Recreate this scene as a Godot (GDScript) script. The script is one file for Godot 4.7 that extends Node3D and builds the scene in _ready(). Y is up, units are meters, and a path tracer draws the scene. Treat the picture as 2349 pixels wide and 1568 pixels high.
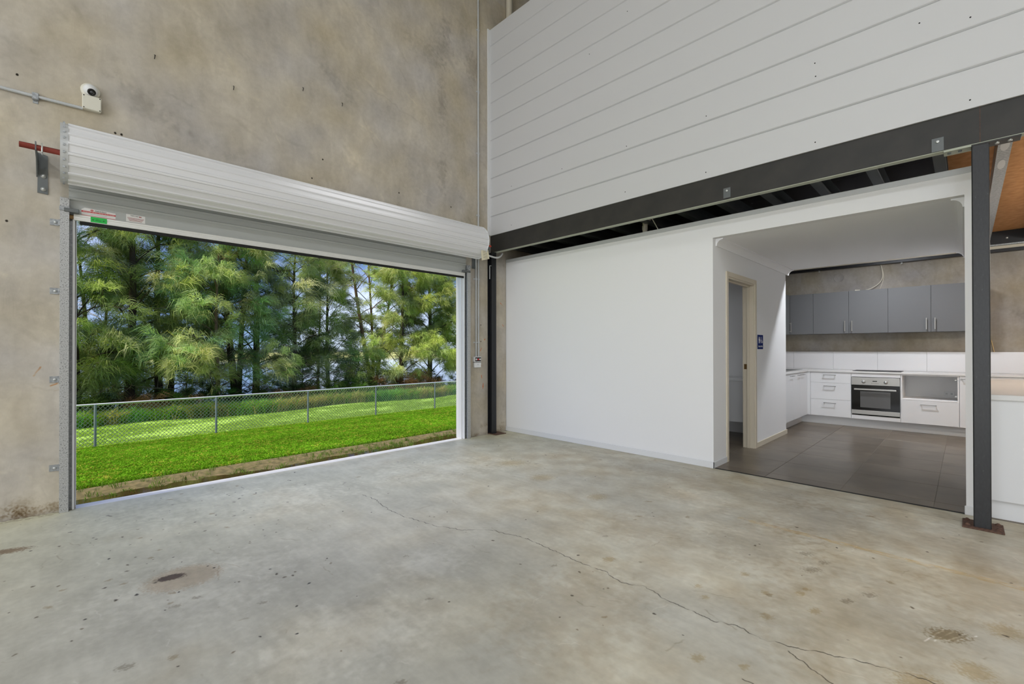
extends Node3D

# ---------------------------------------------------------------- helpers
var M := {}
var off := Vector3.ZERO
var used := {}
var rng := RandomNumberGenerator.new()

func numbered(n: String) -> String:
	if not used.has(n):
		used[n] = 0
		return n
	used[n] += 1
	return "%s_%03d" % [n, used[n]]

func tag(o: Node, label: String, category: String, group := "", kind := "") -> void:
	o.set_meta("label", label)
	o.set_meta("category", category)
	if group:
		o.set_meta("group", group)
	if kind:
		o.set_meta("kind", kind)

func thing(called: String, at: Vector3, label: String, category: String, group := "", kind := "") -> Node3D:
	var o := Node3D.new()
	o.name = numbered(called)
	o.position = at
	off = at
	add_child(o, true)
	tag(o, label, category, group, kind)
	return o

func S() -> SurfaceTool:
	var st := SurfaceTool.new()
	st.begin(Mesh.PRIMITIVE_TRIANGLES)
	st.set_smooth_group(-1)
	return st

func mesh_of(st: SurfaceTool) -> ArrayMesh:
	st.generate_normals()
	return st.commit()

func part(parent: Node, called: String, st: SurfaceTool, m: Material, label := "", kind := "") -> MeshInstance3D:
	var o := MeshInstance3D.new()
	o.name = called
	o.mesh = mesh_of(st)
	o.material_override = m
	if label:
		o.set_meta("label", label)
	if kind:
		o.set_meta("kind", kind)
	parent.add_child(o, true)
	return o

func solo(called: String, st: SurfaceTool, m: Material, label: String, category: String, group := "", kind := "") -> MeshInstance3D:
	var o := MeshInstance3D.new()
	o.name = numbered(called)
	o.mesh = mesh_of(st)
	o.material_override = m
	o.position = off
	add_child(o, true)
	tag(o, label, category, group, kind)
	return o

func uv_of(p: Vector3, n: Vector3) -> Vector2:
	var a := n.abs()
	if a.z >= a.x and a.z >= a.y:
		return Vector2(p.x, -p.y)
	if a.x >= a.y:
		return Vector2(p.z, -p.y)
	return Vector2(p.x, p.z)

func tri(st: SurfaceTool, a: Vector3, b: Vector3, c: Vector3, n: Vector3) -> void:
	var t := [a, b, c]
	if (b - a).cross(c - a).dot(n) > 0.0:
		t = [a, c, b]
	for p: Vector3 in t:
		st.set_uv(uv_of(p, n))
		st.add_vertex(p - off)

func quad(st: SurfaceTool, a: Vector3, b: Vector3, c: Vector3, d: Vector3, n: Vector3) -> void:
	tri(st, a, b, c, n)
	tri(st, a, c, d, n)

# box between two corners, its edges chamfered by c
func box(st: SurfaceTool, x0: float, x1: float, y0: float, y1: float, z0: float, z1: float, c := 0.0) -> void:
	var lo := Vector3(minf(x0, x1), minf(y0, y1), minf(z0, z1))
	var hi := Vector3(maxf(x0, x1), maxf(y0, y1), maxf(z0, z1))
	var corner := func(axis: int, s: Vector3i) -> Vector3:
		var p := Vector3.ZERO
		for k in 3:
			var e := lo[k] if s[k] < 0 else hi[k]
			p[k] = e if k == axis else e - s[k] * c
		return p
	for axis in 3:
		var u := (axis + 1) % 3
		var v := (axis + 2) % 3
		for sg in [-1, 1]:
			var n := Vector3.ZERO
			n[axis] = sg
			var q := []
			for w in [[-1, -1], [1, -1], [1, 1], [-1, 1]]:
				var s := Vector3i.ZERO
				s[axis] = sg
				s[u] = w[0]
				s[v] = w[1]
				q.append(corner.call(axis, s))
			quad(st, q[0], q[1], q[2], q[3], n)
		if c > 0.0:
			for su in [-1, 1]:
				for sv in [-1, 1]:
					var a := Vector3i.ZERO
					a[axis] = -1
					a[u] = su
					a[v] = sv
					var b := a
					b[axis] = 1
					var n := Vector3.ZERO
					n[u] = su
					n[v] = sv
					quad(st, corner.call(u, a), corner.call(u, b), corner.call(v, b), corner.call(v, a), n)
	if c > 0.0:
		for i in 8:
			var s := Vector3i(1 if i & 1 else -1, 1 if i & 2 else -1, 1 if i & 4 else -1)
			tri(st, corner.call(0, s), corner.call(1, s), corner.call(2, s), Vector3(s))

func B(x0: float, x1: float, y0: float, y1: float, z0: float, z1: float, c := 0.0) -> SurfaceTool:
	var st := S()
	box(st, x0, x1, y0, y1, z0, z1, c)
	return st

# tube along points; radius may be one number or one per point
func tube(st: SurfaceTool, pts: Array, r, sides := 8, caps := true) -> void:
	var rings := []
	var side := Vector3.ZERO
	for i in pts.size():
		var t: Vector3 = (pts[mini(i + 1, pts.size() - 1)] - pts[maxi(i - 1, 0)]).normalized()
		if i == 0:
			side = t.cross(Vector3.UP if absf(t.y) < 0.9 else Vector3.RIGHT).normalized()
		else:
			side = (side - t * side.dot(t)).normalized()
		var up := t.cross(side)
		var rr: float = r[i] if r is Array else r
		var ring := []
		for k in sides:
			var a := TAU * k / sides
			ring.append(pts[i] + (side * cos(a) + up * sin(a)) * rr)
		rings.append(ring)
	st.set_smooth_group(1)
	for i in pts.size() - 1:
		for k in sides:
			var k2 := (k + 1) % sides
			var n: Vector3 = rings[i][k] + rings[i][k2] + rings[i + 1][k] + rings[i + 1][k2] - 2.0 * (pts[i] + pts[i + 1])
			quad(st, rings[i][k], rings[i][k2], rings[i + 1][k2], rings[i + 1][k], n)
	st.set_smooth_group(-1)
	if caps:
		for e in [0, pts.size() - 1]:
			var n: Vector3 = (pts[0] - pts[1]) if e == 0 else (pts[e] - pts[e - 1])
			for k in range(1, sides - 1):
				tri(st, rings[e][0], rings[e][k], rings[e][k + 1], n)

# polygon extruded along an axis: x -> (z, y), y -> (x, z), z -> (x, y)
func ext(st: SurfaceTool, poly: Array, axis: int, a: float, b: float, smooth := false) -> void:
	var place := func(p: Vector2, t: float) -> Vector3:
		return Vector3(t, p.y, p.x) if axis == 0 else (Vector3(p.x, t, p.y) if axis == 1 else Vector3(p.x, p.y, t))
	var pk := PackedVector2Array(poly)
	var turn := 1.0 if Geometry2D.is_polygon_clockwise(pk) else -1.0
	st.set_smooth_group(2 if smooth else -1)
	for i in poly.size():
		var p: Vector2 = poly[i]
		var q: Vector2 = poly[(i + 1) % poly.size()]
		var d := q - p
		var o := Vector2(d.y, -d.x) * -turn
		# outward in 2D, then in space
		var n: Vector3 = place.call(o, 0.0)
		n[axis] = 0.0
		quad(st, place.call(p, a), place.call(q, a), place.call(q, b), place.call(p, b), n)
	st.set_smooth_group(-1)
	var ids := Geometry2D.triangulate_polygon(pk)
	for e in [[a, -1.0], [b, 1.0]]:
		var n := Vector3.ZERO
		n[axis] = e[1] * signf(b - a)
		for k in range(0, ids.size(), 3):
			tri(st, place.call(pk[ids[k]], e[0]), place.call(pk[ids[k + 1]], e[0]), place.call(pk[ids[k + 2]], e[0]), n)

# profile of (radius, height) turned about the axis z of basis b at c
func lathe(st: SurfaceTool, prof: Array, c: Vector3, b: Basis, sides := 24) -> void:
	st.set_smooth_group(3)
	for i in prof.size() - 1:
		var p: Vector2 = prof[i]
		var q: Vector2 = prof[i + 1]
		var d := q - p
		for k in sides:
			var a0 := TAU * k / sides
			var a1 := TAU * (k + 1) / sides
			var am := (a0 + a1) / 2.0
			var n := b * Vector3(cos(am) * d.y, sin(am) * d.y, -d.x)
			var f := func(v: Vector2, a: float) -> Vector3:
				return c + b * Vector3(cos(a) * v.x, sin(a) * v.x, v.y)
			quad(st, f.call(p, a0), f.call(p, a1), f.call(q, a1), f.call(q, a0), n)
	st.set_smooth_group(-1)

func lettering(parent: Node, called: String, s: String, h: float, width: float, m: Material, at: Vector3, turn := Basis.IDENTITY) -> void:
	var t := TextMesh.new()
	var f := SystemFont.new()
	f.font_names = PackedStringArray(["Droid Sans"])
	t.font = f
	t.text = s
	t.font_size = 32
	t.pixel_size = h / 24.0
	t.depth = 0.0008
	t.curve_step = 1.0
	var o := MeshInstance3D.new()
	o.name = called
	o.mesh = t
	o.material_override = m
	var w := t.get_aabb().size.x
	o.transform = Transform3D(turn * Basis.from_scale(Vector3(width / maxf(w, 0.0001), 1, 1)), at - off)
	parent.add_child(o, true)

# ---------------------------------------------------------------- materials
func mat(called: String, c: Color, rough := 0.6, metal := 0.0) -> StandardMaterial3D:
	var m := StandardMaterial3D.new()
	m.resource_name = called
	m.albedo_color = c
	m.roughness = rough
	m.metallic = metal
	M[called] = m
	return m

func rgb(r: int, g: int, b: int) -> Color:
	return Color(r / 255.0, g / 255.0, b / 255.0)

func noise(seed_: int, freq: float, oct := 4, type := FastNoiseLite.TYPE_SIMPLEX_SMOOTH, warp := 0.0) -> FastNoiseLite:
	var n := FastNoiseLite.new()
	n.seed = seed_
	n.noise_type = type
	n.frequency = freq
	n.fractal_octaves = oct
	n.fractal_type = FastNoiseLite.FRACTAL_FBM
	if warp > 0.0:
		n.domain_warp_enabled = true
		n.domain_warp_amplitude = warp
		n.domain_warp_frequency = freq * 1.5
	return n

# noise picture w x h as bytes, stretched by (sx, sy)
func field(n: FastNoiseLite, size: int, sx := 1, sy := 1) -> PackedByteArray:
	var im := n.get_image(size / sx, size / sy, false, false, true)
	im.convert(Image.FORMAT_L8)
	if sx > 1 or sy > 1:
		im.resize(size, size, Image.INTERPOLATE_CUBIC)
	return im.get_data()

func grain(m: StandardMaterial3D, scale: float, height: float, seed_: int, freq := 0.03, oct := 5) -> void:
	var t := NoiseTexture2D.new()
	t.width = 512
	t.height = 512
	t.seamless = true
	t.noise = noise(seed_, freq, oct)
	m.heightmap_enabled = true
	m.heightmap_texture = t
	m.heightmap_scale = height
	m.uv1_triplanar = true
	m.uv1_world_triplanar = true
	m.uv1_scale = Vector3.ONE * scale

func mottled(m: StandardMaterial3D, c0: Color, c1: Color, scale: float, seed_: int, freq := 0.02, oct := 5, mid := Color(0, 0, 0, 0)) -> void:
	var t := NoiseTexture2D.new()
	t.width = 512
	t.height = 512
	t.seamless = true
	t.noise = noise(seed_, freq, oct)
	var g := Gradient.new()
	g.set_color(0, c0)
	g.set_color(1, c1)
	if mid.a > 0.0:
		g.add_point(0.5, mid)
	t.color_ramp = g
	m.albedo_color = Color.WHITE
	m.albedo_texture = t
	m.uv1_triplanar = true
	m.uv1_world_triplanar = true
	m.uv1_scale = Vector3.ONE * scale

# a blotch on a picture laid out in metres
func blotch(px: PackedByteArray, size: int, x: float, y: float, rx: float, ry: float, turn: float, mul: Color, edge: float, nz: FastNoiseLite, rough := 0.35) -> void:
	var r := maxf(rx, ry) * 1.5
	for j in range(maxi(0, int(y - r)), mini(size, int(y + r) + 1)):
		for i in range(maxi(0, int(x - r)), mini(size, int(x + r) + 1)):
			var d := Vector2(i - x, j - y).rotated(-turn)
			var q := sqrt(d.x * d.x / (rx * rx) + d.y * d.y / (ry * ry)) + nz.get_noise_2d(i * 2.0, j * 2.0) * rough
			var k := 1.0 - smoothstep(1.0 - edge, 1.0, q)
			if k > 0.0:
				var o := (j * size + i) * 3
				px[o] = int(px[o] * lerpf(1.0, mul.r, k))
				px[o + 1] = int(px[o + 1] * lerpf(1.0, mul.g, k))
				px[o + 2] = int(px[o + 2] * lerpf(1.0, mul.b, k))

func scratch(px: PackedByteArray, size: int, pts: Array, mul: Color, wide: float, wobble: float, seed_: int, gaps := 0.0) -> void:
	var nz := noise(seed_, 0.045, 3)
	var run := 0.0
	for s in pts.size() - 1:
		var a: Vector2 = pts[s]
		var b: Vector2 = pts[s + 1]
		var step := maxf(0.5, wide * 0.6)
		var n := int(a.distance_to(b) / step) + 1
		var across := (b - a).normalized().orthogonal()
		for k in n:
			run += step
			var p := a.lerp(b, float(k) / n) + across * nz.get_noise_2d(run, 7.0) * wobble
			var power := clampf(0.75 + nz.get_noise_2d(run * 0.6, 90.0) * 1.6, 0.1, 1.0)
			if gaps > 0.0 and nz.get_noise_2d(run * 0.5, 300.0) < gaps - 0.5:
				continue
			var w := int(ceil(wide))
			for dj in range(-w, w + 1):
				for di in range(-w, w + 1):
					var i := int(p.x) + di
					var j := int(p.y) + dj
					if i < 0 or j < 0 or i >= size or j >= size:
						continue
					var f := clampf(1.0 - Vector2(i + 0.5, j + 0.5).distance_to(p) / (wide + 0.5), 0.0, 1.0) * power * 0.6
					var o := (j * size + i) * 3
					px[o] = mini(255, int(px[o] * lerpf(1.0, mul.r, f)))
					px[o + 1] = mini(255, int(px[o + 1] * lerpf(1.0, mul.g, f)))
					px[o + 2] = mini(255, int(px[o + 2] * lerpf(1.0, mul.b, f)))

func picture(px: PackedByteArray, size: int) -> ImageTexture:
	return ImageTexture.create_from_image(Image.create_from_data(size, size, false, Image.FORMAT_RGB8, px))

func floor_texture() -> ImageTexture:
	var n := 2048
	var big := field(noise(3, 0.0022, 4, FastNoiseLite.TYPE_SIMPLEX_SMOOTH, 60.0), n)
	var mid := field(noise(4, 0.009, 5, FastNoiseLite.TYPE_SIMPLEX_SMOOTH, 25.0), n)
	var fine := field(noise(5, 0.06, 4), n)
	var streak := field(noise(6, 0.012, 4), n, 1, 4)
	var streak2 := field(noise(8, 0.014, 4), n, 4, 1)
	var brush := field(noise(9, 0.05, 4, FastNoiseLite.TYPE_SIMPLEX_SMOOTH, 14.0), n, 1, 4)
	var px := PackedByteArray()
	px.resize(n * n * 3)
	var i := 0
	var o := 0
	for y in n:
		var fz := y / 2048.0
		for x in n:
			var fx := x / 2048.0
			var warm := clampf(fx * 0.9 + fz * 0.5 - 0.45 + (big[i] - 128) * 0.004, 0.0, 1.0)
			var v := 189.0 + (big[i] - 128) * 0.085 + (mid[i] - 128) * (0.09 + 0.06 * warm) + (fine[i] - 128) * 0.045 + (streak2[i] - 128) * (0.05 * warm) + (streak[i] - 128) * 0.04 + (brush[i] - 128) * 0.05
			var pale := (1.0 - smoothstep(0.02, 0.45, fz)) * (1.0 - warm * 0.6)  # door daylight painted into the floor colour, fading away from the opening
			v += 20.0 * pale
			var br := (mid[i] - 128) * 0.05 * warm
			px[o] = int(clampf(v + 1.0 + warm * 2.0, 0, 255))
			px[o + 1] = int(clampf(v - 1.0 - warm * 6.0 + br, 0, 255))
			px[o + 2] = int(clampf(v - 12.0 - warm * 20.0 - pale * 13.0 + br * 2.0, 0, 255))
			i += 1
			o += 3
	var k := n / 6.0
	var at := func(x: float, z: float) -> Vector2:
		return Vector2((x + 1.0) * k, (z + 5.0) * k)
	var nz := noise(11, 0.02, 4)
	var nf := noise(12, 0.08, 3)
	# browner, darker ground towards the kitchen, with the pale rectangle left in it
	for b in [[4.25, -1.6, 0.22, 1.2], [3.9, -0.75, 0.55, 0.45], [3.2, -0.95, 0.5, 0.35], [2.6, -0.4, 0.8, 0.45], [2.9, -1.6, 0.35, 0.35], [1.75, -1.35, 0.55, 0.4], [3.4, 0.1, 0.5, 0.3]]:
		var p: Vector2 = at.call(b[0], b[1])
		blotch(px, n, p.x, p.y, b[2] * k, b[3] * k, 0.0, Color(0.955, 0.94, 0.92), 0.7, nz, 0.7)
	for b in [[3.75, -1.55, 0.28, 0.35], [1.5, -2.2, 0.32, 0.22], [0.5, -2.9, 0.6, 0.5], [1.0, -4.2, 1.2, 0.5], [2.9, -3.9, 0.9, 0.5], [0.9, -1.9, 0.5, 0.35], [4.3, -0.3, 0.35, 0.5]]:
		var p: Vector2 = at.call(b[0], b[1])
		blotch(px, n, p.x, p.y, b[2] * k, b[3] * k, 0.4, Color(1.06, 1.06, 1.07), 0.8, nz, 0.8)
	# tan rings and drips
	for b in [[2.68, -0.87, 0.035], [2.37, -1.0, 0.03], [2.29, -0.93, 0.03], [2.55, -0.73, 0.03], [2.67, -0.6, 0.035], [2.74, -0.59, 0.03], [2.33, -0.66, 0.04], [2.54, -0.51, 0.04], [1.82, -0.77, 0.04], [1.9, -0.62, 0.03], [3.3, -2.9, 0.16], [3.5, -3.5, 0.2], [3.2, -2.2, 0.12], [2.25, -0.12, 0.12], [2.5, 0.02, 0.09], [2.95, 0.12, 0.1], [2.3, -1.5, 0.05]]:
		var p: Vector2 = at.call(b[0], b[1])
		blotch(px, n, p.x, p.y, b[2] * k, b[2] * 0.8 * k, 0.3, Color(0.92, 0.875, 0.79), 0.7, nf, 0.6)
	# grey and dark spots
	for b in [[3.65, -3.3, 0.03], [3.63, -3.38, 0.025], [3.13, -3.12, 0.02], [2.57, -1.7, 0.03], [1.47, -2.39, 0.025], [2.01, -1.68, 0.03], [0.386, -2.72, 0.035], [0.477, -2.74, 0.03], [3.21, -0.69, 0.06], [3.15, -0.59, 0.05], [3.0, -0.62, 0.07], [2.9, -0.35, 0.05], [2.75, -0.42, 0.045], [0.9, -1.5, 0.03], [2.4, -1.35, 0.02], [0.173, -2.34, 0.045], [0.7, -2.45, 0.03], [1.3, -1.9, 0.025]]:
		var p: Vector2 = at.call(b[0], b[1])
		blotch(px, n, p.x, p.y, b[2] * k, b[2] * 0.6 * k, 0.5, Color(0.82, 0.80, 0.775), 0.8, nf, 0.8)
	# the brown oil spot with its halo, and one at the wall
	var q: Vector2 = at.call(0.47, -3.03)
	blotch(px, n, q.x, q.y, 0.2 * k, 0.17 * k, 0.3, Color(0.94, 0.89, 0.84), 0.3, nf, 0.3)
	q = at.call(0.42, -3.08)
	blotch(px, n, q.x, q.y, 0.075 * k, 0.042 * k, 0.2, Color(0.5, 0.44, 0.39), 0.35, nf, 0.3)
	q = at.call(-0.25, -4.2)
	blotch(px, n, q.x, q.y, 0.14 * k, 0.06 * k, 0.3, Color(0.68, 0.6, 0.54), 0.6, nf, 0.5)
	# tyre mark
	q = at.call(2.735, -0.06)
	blotch(px, n, q.x, q.y, 0.1 * k, 0.06 * k, 0.7, Color(0.76, 0.71, 0.61), 0.5, nf, 0.6)
	for t in [-0.05, -0.02, 0.02, 0.05]:
		scratch(px, n, [at.call(2.66 + t, -0.08 + t), at.call(2.8 + t * 0.4, -0.02 + t)], Color(1.2, 1.22, 1.28), 1.2, 2.0, 60 + int(t * 100))
	# small scattered specks
	var rr := RandomNumberGenerator.new()
	rr.seed = 77
	for s in 420:
		var x := rr.randf_range(-0.9, 4.75)
		var z := rr.randf_range(-4.9, 0.9)
		if s < 130:
			x = rr.randf_range(-0.8, 1.2)
			z = rr.randf_range(-4.9, -2.6)
		var p: Vector2 = at.call(x, z)
		var r := rr.randf_range(0.9, 3.4) if s % 9 else rr.randf_range(4.0, 8.0)
		var dark := rr.randf_range(0.3, 0.72)
		blotch(px, n, p.x, p.y, r * rr.randf_range(1.0, 2.0), r, rr.randf_range(0, 3), Color(dark, dark * 0.94, dark * 0.86) if s % 9 else Color(0.86, 0.82, 0.76), 0.6, nf, 0.5)
	for s in 260:
		var a: Vector2 = at.call(rr.randf_range(-0.9, 4.75), rr.randf_range(-4.9, 0.9))
		var d := Vector2.from_angle(rr.randf_range(0.9, 1.9) if s % 3 else rr.randf_range(0, TAU)) * rr.randf_range(12, 70)
		var l := s % 2 == 0
		scratch(px, n, [a, a + d * 0.5 + Vector2(rr.randf_range(-4, 4), 0), a + d], Color(1.06, 1.06, 1.07) if l else Color(0.92, 0.905, 0.88), rr.randf_range(0.5, 2.2), 5.0, 200 + s)
	# long crack and its branches, saw cut, yellow paint line
	var crack := [[1.82, -3.66], [1.84, -3.47], [1.80, -3.17], [1.81, -2.95], [1.87, -2.65], [1.96, -2.46], [2.09, -2.33], [2.165, -2.07], [2.157, -1.83], [2.148, -1.57], [2.159, -1.44], [2.124, -1.31], [2.17, -1.19], [2.137, -1.08], [2.125, -0.98], [2.119, -0.81], [2.162, -0.73], [2.128, -0.63], [2.188, -0.47], [2.251, -0.33], [2.3, -0.16], [2.34, 0.1], [2.3, 0.5]]
	var pts := []
	for c in crack:
		pts.append(at.call(c[0], c[1]))
	scratch(px, n, pts, Color(0.3, 0.28, 0.25), 0.7, 5.0, 21)
	scratch(px, n, [at.call(2.13, -0.52), at.call(2.06, -0.4), at.call(1.98, -0.28)], Color(0.35, 0.32, 0.28), 0.6, 4.0, 22)
	scratch(px, n, [at.call(1.83, -0.6), at.call(1.8, -0.45), at.call(1.79, -0.3)], Color(0.4, 0.37, 0.33), 0.6, 4.0, 23)
	scratch(px, n, [at.call(4.61, -5.0), at.call(4.61, 1.0)], Color(0.55, 0.52, 0.46), 0.8, 1.0, 24)
	for w in 7:
		scratch(px, n, [at.call(3.515 + w * 0.008, -1.19), at.call(3.515 + w * 0.008, 1.0)], Color(1.02, 0.965, 0.84), 1.8, 3.0, 30 + w, 0.25)
	# dirt along the foot of the concrete wall
	for s in 60:
		var p: Vector2 = at.call(-0.95 + s * 0.017, -4.94 + rr.randf() * 0.06)
		blotch(px, n, p.x, p.y, 7, 4, 0.0, Color(0.72, 0.68, 0.62), 0.9, nf, 0.6)
	return picture(px, n)

func wall_texture() -> ImageTexture:
	var n := 2048
	var big := field(noise(41, 0.0025, 4, FastNoiseLite.TYPE_SIMPLEX_SMOOTH, 90.0), n)
	var mid := field(noise(42, 0.008, 5, FastNoiseLite.TYPE_SIMPLEX_SMOOTH, 40.0), n)
	var tint := field(noise(43, 0.0035, 3), n)
	var fine := field(noise(44, 0.05, 5, FastNoiseLite.TYPE_SIMPLEX_SMOOTH, 12.0), n)
	var sweep := field(noise(45, 0.022, 4, FastNoiseLite.TYPE_SIMPLEX_SMOOTH, 45.0), n, 1, 3)
	var px := PackedByteArray()
	px.resize(n * n * 3)
	var i := 0
	var o := 0
	for y in n:
		for x in n:
			var v := 190.0 + (big[i] - 128) * 0.07 + (mid[i] - 128) * 0.085 + (fine[i] - 128) * 0.045 + (sweep[i] - 128) * 0.06
			var w := (tint[i] - 128) * 0.07
			px[o] = int(clampf(v + 2.0 + w * 0.35, 0, 255))
			px[o + 1] = int(clampf(v - 6.0, 0, 255))
			px[o + 2] = int(clampf(v - 20.0 - w, 0, 255))
			i += 1
			o += 3
	var k := n / 7.0
	var at := func(x: float, y: float) -> Vector2:
		return Vector2((x + 1.0) * k, (6.5 - y) * k)
	var nz := noise(51, 0.02, 4)
	var nf := noise(52, 0.07, 3)
	var rr := RandomNumberGenerator.new()
	rr.seed = 5
	# darker and paler trowel patches
	for s in 46:
		var p: Vector2 = at.call(rr.randf_range(-0.9, 4.9), rr.randf_range(0.3, 6.4))
		var c := rr.randf_range(0.94, 0.975) if s % 2 else rr.randf_range(1.015, 1.035)
		blotch(px, n, p.x, p.y, rr.randf_range(30, 120), rr.randf_range(15, 60), rr.randf_range(0.2, 1.2), Color(c, c, c), 0.8, nz, 0.8)
	for b in [[3.62, 4.6, 0.09, 0.5], [3.62, 3.6, 0.1, 0.35], [4.15, 5.3, 0.16, 0.3], [3.7, 5.6, 0.1, 0.25]]:
		var p: Vector2 = at.call(b[0], b[1])
		blotch(px, n, p.x, p.y, b[2] * k, b[3] * k, 0.0, Color(0.92, 0.915, 0.915), 0.8, nz, 0.7)
	for s in 300:
		var a: Vector2 = at.call(rr.randf_range(-0.9, 4.9), rr.randf_range(0.1, 6.4))
		var d := Vector2.from_angle(rr.randf_range(0.1, 1.3)) * rr.randf_range(15, 110)
		scratch(px, n, [a, a + d * 0.5 + Vector2(rr.randf_range(-8, 8), rr.randf_range(-8, 8)), a + d], Color(1.04, 1.04, 1.03) if s % 2 else Color(0.972, 0.97, 0.965), rr.randf_range(3.0, 8.0), 5.0, 400 + s)
	# drilled holes and orange marking paint
	for b in [[2.016, 3.337], [2.963, 3.2], [3.77, 3.2], [2.3, 2.75], [1.9, 3.1], [4.31, 1.60], [4.31, 1.36], [-0.3, 2.2], [0.3, 3.05], [0.34, 3.05], [-0.25, 3.3]]:
		var p: Vector2 = at.call(b[0], b[1])
		blotch(px, n, p.x, p.y, 2.6, 3.2, 0.0, Color(0.25, 0.24, 0.22), 0.4, nf, 0.3)
	for b in [[4.70, 1.95, 0.05, -0.045], [4.74, 1.62, 0.03, -0.03], [4.375, 1.38, 0.02, 0.02], [4.30, 1.22, 0.03, 0.05], [4.33, 0.82, -0.008, 0.05], [4.345, 0.7, 0.012, 0.05], [4.355, 0.71, -0.01, -0.04], [4.29, 1.05, 0.03, -0.05], [-0.16, 1.05, 0.04, 0.07], [-0.05, 0.93, 0.05, 0.01], [-0.07, 0.97, 0.04, 0.02]]:
		scratch(px, n, [at.call(b[0], b[1]), at.call(b[0] + b[2], b[1] + b[3])], Color(1.1, 0.55, 0.2) if b[0] > 1.0 else Color(0.95, 0.75, 0.55), 1.6, 1.0, int(b[1] * 100))
	# mould and dirt at the foot
	for s in 90:
		var x := rr.randf_range(-1.0, 0.0) if s % 3 else rr.randf_range(3.9, 4.9)
		var p: Vector2 = at.call(x, rr.randf() * rr.randf() * 0.22)
		blotch(px, n, p.x, p.y, rr.randf_range(8, 30), rr.randf_range(6, 16), 0.0, Color(0.92, 0.90, 0.87), 0.95, nf, 0.6)
	return picture(px, n)

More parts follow.
